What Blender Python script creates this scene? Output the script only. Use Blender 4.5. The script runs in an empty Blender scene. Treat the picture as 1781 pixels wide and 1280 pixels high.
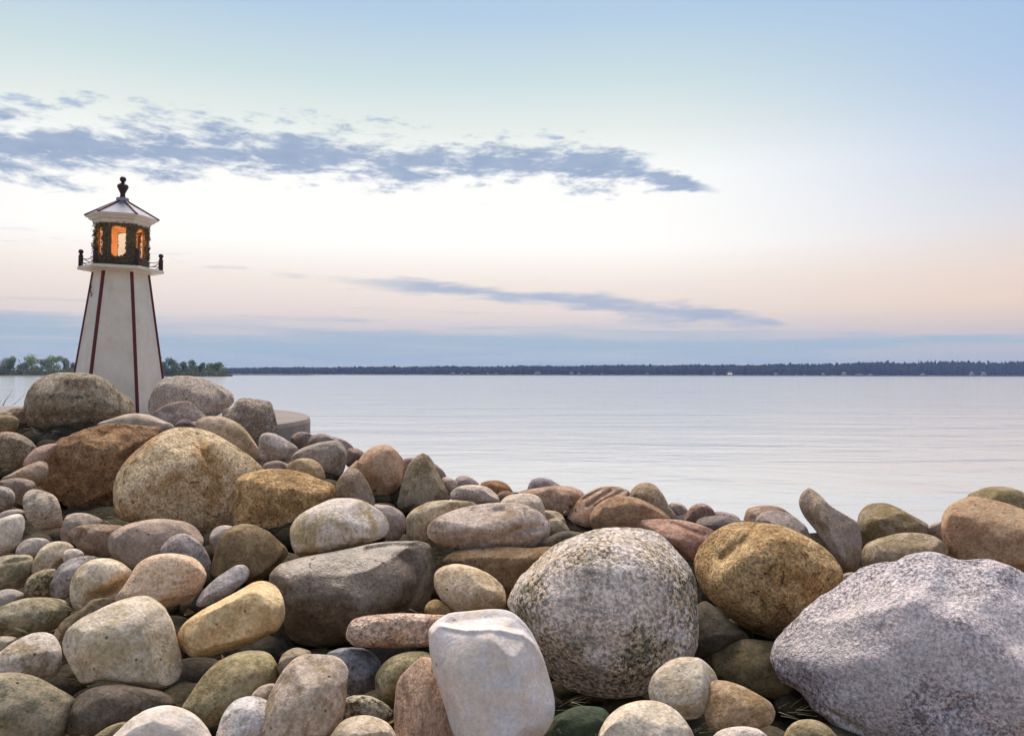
import bpy, bmesh, math, random
import numpy as np
from mathutils import Vector, Matrix

# ------------------------------------------------------------------ camera
W, H = 1781.0, 1280.0          # photograph size, used as a unit for directions
F = 1400.0                     # focal length in photograph pixels
YH = 651.5                     # horizon row
EYE = 1.25                     # camera height over the water (m)
ROLL = math.radians(0.13)      # the photograph leans by a hair
sc = bpy.context.scene
cam_d = bpy.data.cameras.new('camera'); cam = bpy.data.objects.new('camera', cam_d)
sc.collection.objects.link(cam); sc.camera = cam
cam_d.sensor_fit = 'HORIZONTAL'; cam_d.sensor_width = 36.0
cam_d.lens = 36.0*F/W
cam_d.shift_y = (YH-H/2)/W
cam_d.clip_start = 0.05; cam_d.clip_end = 9000
cam.location = (0, 0, EYE)
cam.rotation_euler = (Matrix.Rotation(math.radians(90), 3, 'X') @ Matrix.Rotation(ROLL, 3, 'Z')).to_euler()

# ------------------------------------------------------------------ light
SUN_AZ, SUN_EL = math.radians(-14), math.radians(56)   # azimuth from +Y towards +X
EXPOSURE = 0.0
vs = sc.view_settings
vs.view_transform = 'Standard'; vs.look = 'None'; vs.gamma = 1.0; vs.use_curve_mapping = False
vs.exposure = EXPOSURE
sun_d = bpy.data.lights.new('sun', 'SUN'); sun = bpy.data.objects.new('sun', sun_d)
sc.collection.objects.link(sun)
sun_d.energy = 5.0; sun_d.angle = math.radians(34); sun_d.color = (1.0, 0.93, 0.85)
sd = Vector((math.sin(SUN_AZ)*math.cos(SUN_EL), math.cos(SUN_AZ)*math.cos(SUN_EL), math.sin(SUN_EL)))
sun.rotation_euler = sd.to_track_quat('Z', 'Y').to_euler()
sun.location = (-2, 8, 9)

def lin(h):
    h = h.lstrip('#')
    out = []
    for i in (0, 2, 4):
        c = int(h[i:i+2], 16)/255
        out.append(c/12.92 if c <= 0.04045 else ((c+0.055)/1.055)**2.4)
    return tuple(out)

class NT:
    """tiny helper over a node tree"""
    def __init__(s, tree): s.t = tree; s.n = tree.nodes; s.l = tree.links
    def new(s, typ, **kw):
        n = s.n.new(typ)
        for k, v in kw.items(): setattr(n, k, v)
        return n
    def put(s, sock, v):
        if isinstance(v, bpy.types.NodeSocket): s.l.new(v, sock)
        elif v is not None:
            if isinstance(v, tuple) and len(v) == 3 and sock.type == 'RGBA': v = v+(1,)
            sock.default_value = v
    def math(s, op, a, b=None, c=None, clamp=False):
        n = s.new('ShaderNodeMath', operation=op, use_clamp=clamp)
        for i, v in enumerate((a, b, c)):
            if v is not None: s.put(n.inputs[i], v)
        return n.outputs[0]
    def mix(s, f, a, b, blend='MIX'):
        n = s.new('ShaderNodeMix', data_type='RGBA', blend_type=blend)
        s.put(n.inputs[0], f); s.put(n.inputs[6], a); s.put(n.inputs[7], b)
        return n.outputs[2]
    def ramp(s, f, stops, interp='LINEAR'):
        n = s.new('ShaderNodeValToRGB'); e = n.color_ramp.elements
        n.color_ramp.interpolation = interp
        while len(e) < len(stops): e.new(0.5)
        for i, (p, c) in enumerate(stops):
            e[i].position = p
            e[i].color = (c, c, c, 1) if isinstance(c, (int, float)) else tuple(c)[:3]+(1,)
        s.put(n.inputs[0], f)
        return n.outputs[0]
    def sstep(s, x, a, b):
        n = s.new('ShaderNodeMapRange', interpolation_type='SMOOTHSTEP')
        s.put(n.inputs[0], x); n.inputs[1].default_value = a; n.inputs[2].default_value = b
        return n.outputs[0]
    def noise(s, vec, scale, detail=4, rough=0.55, dist=0.0, lac=2.0):
        n = s.new('ShaderNodeTexNoise'); s.put(n.inputs['Vector'], vec)
        n.inputs['Scale'].default_value = scale; n.inputs['Detail'].default_value = detail
        n.inputs['Roughness'].default_value = rough; n.inputs['Distortion'].default_value = dist
        n.inputs['Lacunarity'].default_value = lac
        return n.outputs[0]
    def curve(s, x, pts):
        n = s.new('ShaderNodeFloatCurve'); s.put(n.inputs[1], x)
        c = n.mapping.curves[0]; n.mapping.use_clip = False
        while len(c.points) < len(pts): c.points.new(0.5, 0.5)
        for i, (a, b) in enumerate(pts):
            c.points[i].location = (a, b); c.points[i].handle_type = 'AUTO'
        n.mapping.update()
        return n.outputs[0]

# ---- directions: photograph position -> azimuth / elevation (degrees) of the place
CR, SR = math.cos(ROLL), math.sin(ROLL)
def unroll(x, y):
    dx, dy = x-W/2, y-YH
    return W/2+dx*CR+dy*SR, YH-dx*SR+dy*CR
def ray(x, y):
    x, y = unroll(x, y)
    return Vector(((x-W/2)/F, 1.0, -(y-YH)/F))
def at(x, y, depth):
    return Vector((0, 0, EYE)) + ray(x, y)*depth
def azel(x, y):
    d = ray(x, y)
    return math.degrees(math.atan2(d.x, d.y)), math.degrees(math.atan2(d.z, math.hypot(d.x, d.y)))

world = bpy.data.worlds.new('World'); sc.world = world; world.use_nodes = True
def build_sky():
    g = NT(world.node_tree); g.n.clear()
    tc = g.new('ShaderNodeTexCoord')
    sep = g.new('ShaderNodeSeparateXYZ'); g.l.new(tc.outputs['Generated'], sep.inputs[0])
    X, Y, Z = sep.outputs
    az = g.math('MULTIPLY', g.math('ARCTAN2', X, Y), 180/math.pi)       # degrees, 0 = straight ahead
    el = g.math('MULTIPLY', g.math('ARCSINE', Z), 180/math.pi)
    ef = g.math('MULTIPLY', g.math('MAXIMUM', el, 0.0), 1/90.0)
    def R(stops): return g.ramp(ef, [(e/90.0, tuple(v*k for v in lin(c))) for e, c, k in stops])
    glow = R([(0, 'b6c4d2', 1), (1.6, 'bec8d4', 1), (3.0, 'd4ced4', 1), (4.4, 'eedfd9', 1), (6.3, 'faece2', 1.0),
              (9.0, 'fefbf6', 1.10), (13.8, 'fdfcf8', 1.08), (17, 'ebf2ec', 1), (20, 'd2e4e6', 1), (24, 'b7d1e8', 1),
              (30, 'a9c4e4', 1), (55, '889fc4', 1), (90, '748cb4', 1)])
    side = R([(0, 'b4bccb', 1), (1.6, 'c0bfcb', 1), (3.0, 'd8c8c8', 1), (4.6, 'f0d6c4', 1), (7, 'ecdad0', 1),
              (10, 'd8d9e2', 1), (13.5, 'c0d0e6', 1), (18, 'abc6e8', 1), (24, '9fbde6', 1),
              (30, 'a4bee0', 1), (55, '889fc4', 1), (90, '748cb4', 1)])
    dz = g.math('ABSOLUTE', g.math('ADD', az, 11.0))
    col = g.mix(g.sstep(dz, 17, 52), glow, side)
    # --- clouds, laid out in azimuth / elevation
    cv = g.new('ShaderNodeCombineXYZ'); g.put(cv.inputs[0], az); g.put(cv.inputs[1], el)
    def mapped(sx, sy, ox=0.0, rot=0.0):
        m = g.new('ShaderNodeMapping'); m.vector_type = 'POINT'; g.l.new(cv.outputs[0], m.inputs[0])
        m.inputs['Scale'].default_value = (sx, sy, 1); m.inputs['Location'].default_value = (ox, ox*0.37, ox*0.11)
        m.inputs['Rotation'].default_value = (0, 0, rot)
        return m.outputs[0]
    AZ0, AZ1 = -60.0, 60.0
    a01 = g.math('DIVIDE', g.math('SUBTRACT', az, AZ0), AZ1-AZ0, clamp=True)
    def band(points, amp=None, soft=1.0):
        """points: (x, y_centre, half_thickness_px); returns 0..1 profile"""
        P = []
        for x, y, h in points:
            a, e = azel(x, y); P.append(((a-AZ0)/(AZ1-AZ0), e, h/24.4))
        P.sort()
        c = g.curve(a01, [(a, e/40.0) for a, e, h in P])
        w = g.curve(a01, [(a, h/10.0) for a, e, h in P])
        d = g.math('ABSOLUTE', g.math('SUBTRACT', el, g.math('MULTIPLY', c, 40.0)))
        q = g.math('DIVIDE', d, g.math('MAXIMUM', g.math('MULTIPLY', w, 10.0), 0.02))
        return g.math('MAXIMUM', g.math('SUBTRACT', 1.0, q), -1.5)
    nA = g.noise(mapped(0.34, 1.15, 3.1), 1.0, 9, 0.64, 0.25)
    nB = g.noise(mapped(0.16, 1.1, 9.7), 1.0, 6, 0.58, 0.2)
    nS = g.noise(mapped(0.07, 1.3, 17.3, math.radians(3)), 1.0, 6, 0.6, 0.3)
    main = band([(-900, 215, 70), (-300, 235, 70), (0, 252, 66), (150, 256, 58), (300, 262, 52), (450, 268, 46), (600, 276, 56), (750, 287, 44),
                 (900, 285, 46), (1000, 283, 48), (1100, 297, 36), (1180, 318, 20), (1250, 333, 7), (1300, 336, 1), (1800, 340, 0.5)])
    def win(x0, x1, x2, x3):
        A = [azel(x, 400)[0] for x in (x0, x1, x2, x3)]
        return g.math('MULTIPLY', g.sstep(az, A[0], A[1]), g.sstep(az, A[3], A[2]))
    def blend(prof, n, kp, kn, lo, hi):
        return g.sstep(g.math('ADD', g.math('MULTIPLY', prof, kp), g.math('MULTIPLY', g.math('SUBTRACT', n, 0.5), kn)), lo, hi)
    mA = g.math('MULTIPLY', g.math('MULTIPLY', blend(main, nA, 0.62, 2.3, 0.04, 0.58), win(-1200, -400, 1200, 1262)), 0.95)
    wisp = band([(-900, 150, 40), (0, 172, 30), (200, 182, 30), (380, 200, 24), (580, 207, 22), (700, 212, 16), (820, 238, 14), (960, 238, 14),
                 (1060, 262, 12), (1200, 270, 4), (1300, 270, 1)])
    mB = g.math('MULTIPLY', g.math('MULTIPLY', blend(wisp, g.noise(mapped(0.42, 1.2, 27.4), 1.0, 7, 0.62, 0.2), 0.42, 2.4, 0.30, 0.80), win(-1200, -400, 1050, 1200)), 0.8)
    low = band([(-600, 430, 6), (0, 436, 7), (200, 442, 7), (400, 455, 10), (560, 484, 12), (700, 497, 15), (850, 509, 17), (1000, 524, 21),
                (1150, 541, 27), (1270, 553, 24), (1340, 562, 17), (1380, 565, 3), (1500, 570, 0.5), (1900, 575, 0.5)])
    mC = g.math('MULTIPLY', g.math('MULTIPLY', blend(low, nB, 0.75, 2.0, 0.10, 0.72), win(520, 780, 1340, 1385)), 0.85)
    fl = band([(-900, 400, 30), (0, 415, 24), (150, 425, 24), (300, 455, 20), (420, 470, 22), (560, 490, 20), (700, 500, 10), (900, 510, 6), (1200, 520, 6)])
    mE = g.math('MULTIPLY', g.math('MULTIPLY', blend(fl, g.noise(mapped(0.22, 1.6, 55.2, math.radians(-5)), 1.0, 6, 0.6, 0.3), 0.35, 2.2, 0.30, 0.85), win(-1200, -600, 560, 720)), 0.55)
    bank = band([(-900, 592, 46), (0, 575, 42), (250, 588, 36), (450, 600, 44), (700, 596, 48), (900, 602, 44), (1150, 600, 34), (1400, 606, 26),
                 (1650, 592, 12), (1900, 595, 14), (2600, 595, 30)])
    mD = g.math('MULTIPLY', blend(bank, nS, 0.55, 2.0, -0.12, 0.62), 0.88)
    cshade = g.noise(mapped(0.5, 1.2, 40.0), 1.0, 5, 0.6)
    cA = g.mix(cshade, lin('869cc0'), lin('aebdd4'))
    col = g.mix(mD, col, lin('a6bdd2'))
    col = g.mix(mC, col, g.mix(cshade, lin('8fa6c8'), lin('b7c2d8')))
    col = g.mix(mE, col, lin('b4bfd6'))
    col = g.mix(mB, col, lin('a2b7d6'))
    col = g.mix(mA, col, cA)
    sky = g.new('ShaderNodeTexSky', sky_type='NISHITA')
    sky.sun_disc = False; sky.sun_elevation = SUN_EL; sky.sun_rotation = -SUN_AZ
    sky.air_density = 1.0; sky.dust_density = 1.5; sky.ozone_density = 1.0
    # graded sky colours and clouds, outweighing the clear-air sky texture in the mix
    graded_sky = g.mix(1.0, col, (10.0, 10.0, 10.0), 'MULTIPLY')
    tot = g.mix(0.94, sky.outputs[0], graded_sky)
    bg = g.new('ShaderNodeBackground'); g.l.new(tot, bg.inputs[0]); bg.inputs[1].default_value = 0.1
    out = g.new('ShaderNodeOutputWorld'); g.l.new(bg.outputs[0], out.inputs[0])
build_sky()

# ------------------------------------------------------------------ object helpers
COL = sc.collection
def link_mesh(name, verts, faces, mat=None, parent=None, smooth=False, loc=None):
    me = bpy.data.meshes.new(name); me.from_pydata([tuple(v) for v in verts], [], faces); me.update()
    if smooth: me.polygons.foreach_set('use_smooth', [True]*len(me.polygons))
    o = bpy.data.objects.new(name, me); COL.objects.link(o)
    if mat: me.materials.append(mat)
    if parent: o.parent = parent
    if loc is not None: o.location = loc
    return o
def from_bm(name, bm, mat=None, parent=None, smooth=False, loc=None):
    me = bpy.data.meshes.new(name); bm.normal_update(); bm.to_mesh(me); bm.free()
    if smooth: me.polygons.foreach_set('use_smooth', [True]*len(me.polygons))
    o = bpy.data.objects.new(name, me); COL.objects.link(o)
    if mat: me.materials.append(mat)
    if parent: o.parent = parent
    if loc is not None: o.location = loc
    return o
def tag(o, label=None, cat=None, group=None, kind=None):
    if label: o['label'] = label
    if cat: o['category'] = cat
    if group: o['group'] = group
    if kind: o['kind'] = kind
    return o
def empty(name, loc):
    o = bpy.data.objects.new(name, None); COL.objects.link(o); o.location = loc; o.empty_display_size = 0.1
    return o

class Waves:
    """smooth solid noise: sums of random plane waves, vectorised"""
    def __init__(s, seed, octaves, n=9):
        r = np.random.default_rng(seed); s.o = []
        for freq, amp in octaves:
            k = r.normal(size=(n, 3)); k /= np.linalg.norm(k, axis=1)[:, None]
            k *= freq*r.uniform(0.6, 1.4, size=(n, 1)); s.o.append((k, r.uniform(0, 6.283, n), amp/math.sqrt(n/2)))
    def __call__(s, P):
        f = np.zeros(len(P))
        for k, ph, a in s.o: f += a*np.sin(P@k.T+ph).sum(axis=1)
        return f

# ------------------------------------------------------------------ materials
def new_mat(name):
    m = bpy.data.materials.new(name); m.use_nodes = True
    g = NT(m.node_tree); b = g.n['Principled BSDF']
    return m, g, b
def coords(g, off, scale=(1, 1, 1)):
    tc = g.new('ShaderNodeTexCoord'); mp = g.new('ShaderNodeMapping')
    g.l.new(tc.outputs['Object'], mp.inputs[0]); mp.inputs['Location'].default_value = off
    mp.inputs['Scale'].default_value = scale
    return mp.outputs[0]
def bump(g, b, h, strength, dist, prev=None):
    n = g.new('ShaderNodeBump'); g.put(n.inputs['Height'], h)
    n.inputs['Strength'].default_value = strength; n.inputs['Distance'].default_value = dist
    if prev is not None: g.l.new(prev, n.inputs['Normal'])
    g.l.new(n.outputs[0], b.inputs['Normal']); return n.outputs[0]

GAIN = 1.40
WARM = (1.13, 0.965, 0.875)
def stone_colour(h):
    c = lin(h); y = 0.3*c[0]+0.6*c[1]+0.1*c[2]
    c = [(y+(q-y)*0.80)*GAIN*w for q, w in zip(c, WARM)]; k = min(1.0, 0.78/max(c))
    return tuple(q*k for q in c)
def rock_mat(idx, c1, c2, kind, size):
    rnd = random.Random(idx*7+1)
    m, g, b = new_mat('stone_%03d' % idx)
    off = tuple(rnd.uniform(-20, 20) for _ in range(3))
    v = coords(g, off)
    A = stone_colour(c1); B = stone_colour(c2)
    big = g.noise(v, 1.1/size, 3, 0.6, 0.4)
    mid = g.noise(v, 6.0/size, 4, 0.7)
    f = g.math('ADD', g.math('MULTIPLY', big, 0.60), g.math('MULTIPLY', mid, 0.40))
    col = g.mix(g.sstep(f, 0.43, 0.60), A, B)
    fine = g.noise(v, 140, 3, 0.75)
    gr = g.noise(v, 38, 3, 0.68)
    k = kind[0]
    rough = 0.86; bs, bd = 0.75, 0.005
    def pits(scale, rad, amount, dark):
        nonlocal col
        w = g.new('ShaderNodeTexVoronoi'); g.put(w.inputs['Vector'], v); w.inputs['Scale'].default_value = scale
        sep = g.new('ShaderNodeSeparateColor'); g.l.new(w.outputs['Color'], sep.inputs[0])
        d = g.math('MULTIPLY', g.sstep(w.outputs['Distance'], rad, rad*0.35), g.math('GREATER_THAN', sep.outputs[0], 1-amount))
        col = g.mix(g.math('MULTIPLY', d, 0.8), col, dark)
        return d
    def cracks(scale, force=0.55):
        nonlocal col
        wv = g.new('ShaderNodeVectorMath', operation='ADD'); g.put(wv.inputs[0], v)
        ds = g.new('ShaderNodeTexNoise'); g.put(ds.inputs['Vector'], v); ds.inputs['Scale'].default_value = scale*2.2; ds.inputs['Detail'].default_value = 3
        sc_ = g.new('ShaderNodeVectorMath', operation='SCALE'); g.l.new(ds.outputs['Color'], sc_.inputs[0]); sc_.inputs['Scale'].default_value = 0.5/scale
        g.l.new(sc_.outputs[0], wv.inputs[1])
        w = g.new('ShaderNodeTexVoronoi', feature='DISTANCE_TO_EDGE'); g.l.new(wv.outputs[0], w.inputs['Vector']); w.inputs['Scale'].default_value = scale
        line = g.math('MULTIPLY', g.sstep(w.outputs['Distance'], 0.014, 0.0), g.sstep(mid, 0.52, 0.62))
        col = g.mix(g.math('MULTIPLY', line, force), col, tuple(x*0.2 for x in B))
        return line
    if k == 's':
        col = g.mix(1.0, col, g.ramp(fine, [(0.34, 0.68), (0.5, 0.99), (0.66, 1.22)]), 'MULTIPLY')
        col = g.mix(1.0, col, g.ramp(gr, [(0.3, 0.80), (0.7, 1.14)]), 'MULTIPLY')
        if idx % 3 == 1:
            li = g.noise(v, 15, 4, 0.75)
            col = g.mix(g.math('MULTIPLY', g.sstep(li, 0.57, 0.63), 0.38), col, stone_colour('b5aea2'))
        elif idx % 3 == 2:
            cracks(0.7/size, 0.4)
        d = pits(55, 0.20, 0.16, tuple(x*0.22 for x in B))
        h = g.math('SUBTRACT', g.math('ADD', g.math('MULTIPLY', fine, 0.5), gr), g.math('MULTIPLY', d, 0.8))
    elif k == 'g':
        col = g.mix(1.0, col, g.ramp(fine, [(0.34, 0.42), (0.5, 0.96), (0.64, 1.42)]), 'MULTIPLY')
        col = g.mix(1.0, col, g.ramp(gr, [(0.3, 0.66), (0.7, 1.24)]), 'MULTIPLY')
        ln = cracks(0.9/size)
        h = g.math('SUBTRACT', g.math('ADD', fine, g.math('MULTIPLY', gr, 1.6)), g.math('MULTIPLY', ln, 1.5)); bs, bd = 0.9, 0.009
    elif k == 'p':
        n2 = g.noise(v, 24, 5, 0.78)
        patch = g.sstep(big, 0.38, 0.62)
        fl = 'f' in kind
        n1 = g.noise(v, 135 if fl else 112, 3, 0.72)
        sp = g.ramp(n1, [(0.37, 0.22), (0.46, 0.74), (0.54, 1.06), (0.63, 1.60)] if fl else [(0.40, 0.12), (0.47, 0.66), (0.53, 1.06), (0.62, 1.75)])
        col = g.mix(g.math('ADD', g.math('MULTIPLY', patch, 0.5), 0.5), col, g.mix(1.0, col, sp, 'MULTIPLY'))
        col = g.mix(g.math('MULTIPLY', g.sstep(n2, 0.55, 0.65), g.math('ADD', g.math('MULTIPLY', patch, 0.5), 0.28)), col, tuple(x*(0.26 if fl else 0.20) for x in A))
        col = g.mix(g.math('MULTIPLY', g.sstep(n2, 0.45, 0.36), 0.3 if fl else 0.5), col, tuple(min(0.78, x*1.7) for x in A))
        bl = g.noise(v, 2.6/size, 4, 0.7, 0.6)
        col = g.mix(g.math('MULTIPLY', g.sstep(bl, 0.62, 0.70), 0.6), col, stone_colour('6b6b74'))
        h = g.math('ADD', n1, g.math('MULTIPLY', n2, 1.5)); bs, bd = 0.9, 0.009
    elif k == 'l':
        v2 = coords(g, off, (1.2, 1.2, 5.0) if 'v' not in kind else (6.0, 2.0, 0.8))
        st = g.noise(v2, 1.6/max(size, .06), 4, 0.6, 0.8)
        col = g.mix(g.math('MULTIPLY', g.sstep(st, 0.46, 0.62), 0.7), A, B)
        thin = g.sstep(g.math('ABSOLUTE', g.math('SUBTRACT', g.math('FRACT', g.math('MULTIPLY', st, 7.0)), 0.5)), 0.06, 0.0)
        col = g.mix(g.math('MULTIPLY', thin, 0.35), col, tuple(x*0.45 for x in B))
        col = g.mix(1.0, col, g.ramp(fine, [(0.34, 0.62), (0.5, 1.0), (0.66, 1.24)]), 'MULTIPLY')
        h = g.math('ADD', fine, g.math('MULTIPLY', st, 0.5))
    elif k == 'w':
        col = g.mix(1.0, col, g.ramp(gr, [(0.28, 0.88), (0.7, 1.06)]), 'MULTIPLY')
        col = g.mix(1.0, col, g.ramp(fine, [(0.34, 0.84), (0.66, 1.08)]), 'MULTIPLY')
        d = pits(34, 0.16, 0.10, tuple(x*0.35 for x in B))
        h = g.math('SUBTRACT', g.math('ADD', g.math('MULTIPLY', fine, 0.35), gr), d); rough = 0.72; bs = 0.6
    else:  # 'd' dark stone with a damp sheen
        col = g.mix(1.0, col, g.ramp(fine, [(0.34, 0.60), (0.66, 1.30)]), 'MULTIPLY')
        col = g.mix(1.0, col, g.ramp(gr, [(0.3, 0.82), (0.7, 1.14)]), 'MULTIPLY')
        ln = cracks(0.8/size)
        h = g.math('SUBTRACT', g.math('ADD', g.math('MULTIPLY', fine, 0.5), gr), ln); rough = 0.48; bs = 0.8
    if 'm' in kind[1:]:    # patches of green algae
        al = g.noise(v, 2.2/size, 4, 0.7, 0.8)
        col = g.mix(g.math('MULTIPLY', g.sstep(al, 0.52, 0.68), 0.55), col, (0.05, 0.07, 0.028))
    if 'x' in kind[1:]:    # pale lichen and dark blotches
        li = g.noise(v, 13, 5, 0.75, 0.4)
        col = g.mix(g.math('MULTIPLY', g.sstep(li, 0.57, 0.66), 0.6), col, lin('cfc6b8'))
        col = g.mix(g.math('MULTIPLY', g.sstep(li, 0.43, 0.35), 0.6), col, lin('4a3f2c'))
    g.l.new(col, b.inputs['Base Color']); b.inputs['Roughness'].default_value = rough
    b.inputs['Specular IOR Level'].default_value = 0.45 if k == 'd' else 0.2
    bump(g, b, h, bs, bd)
    return m
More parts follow.
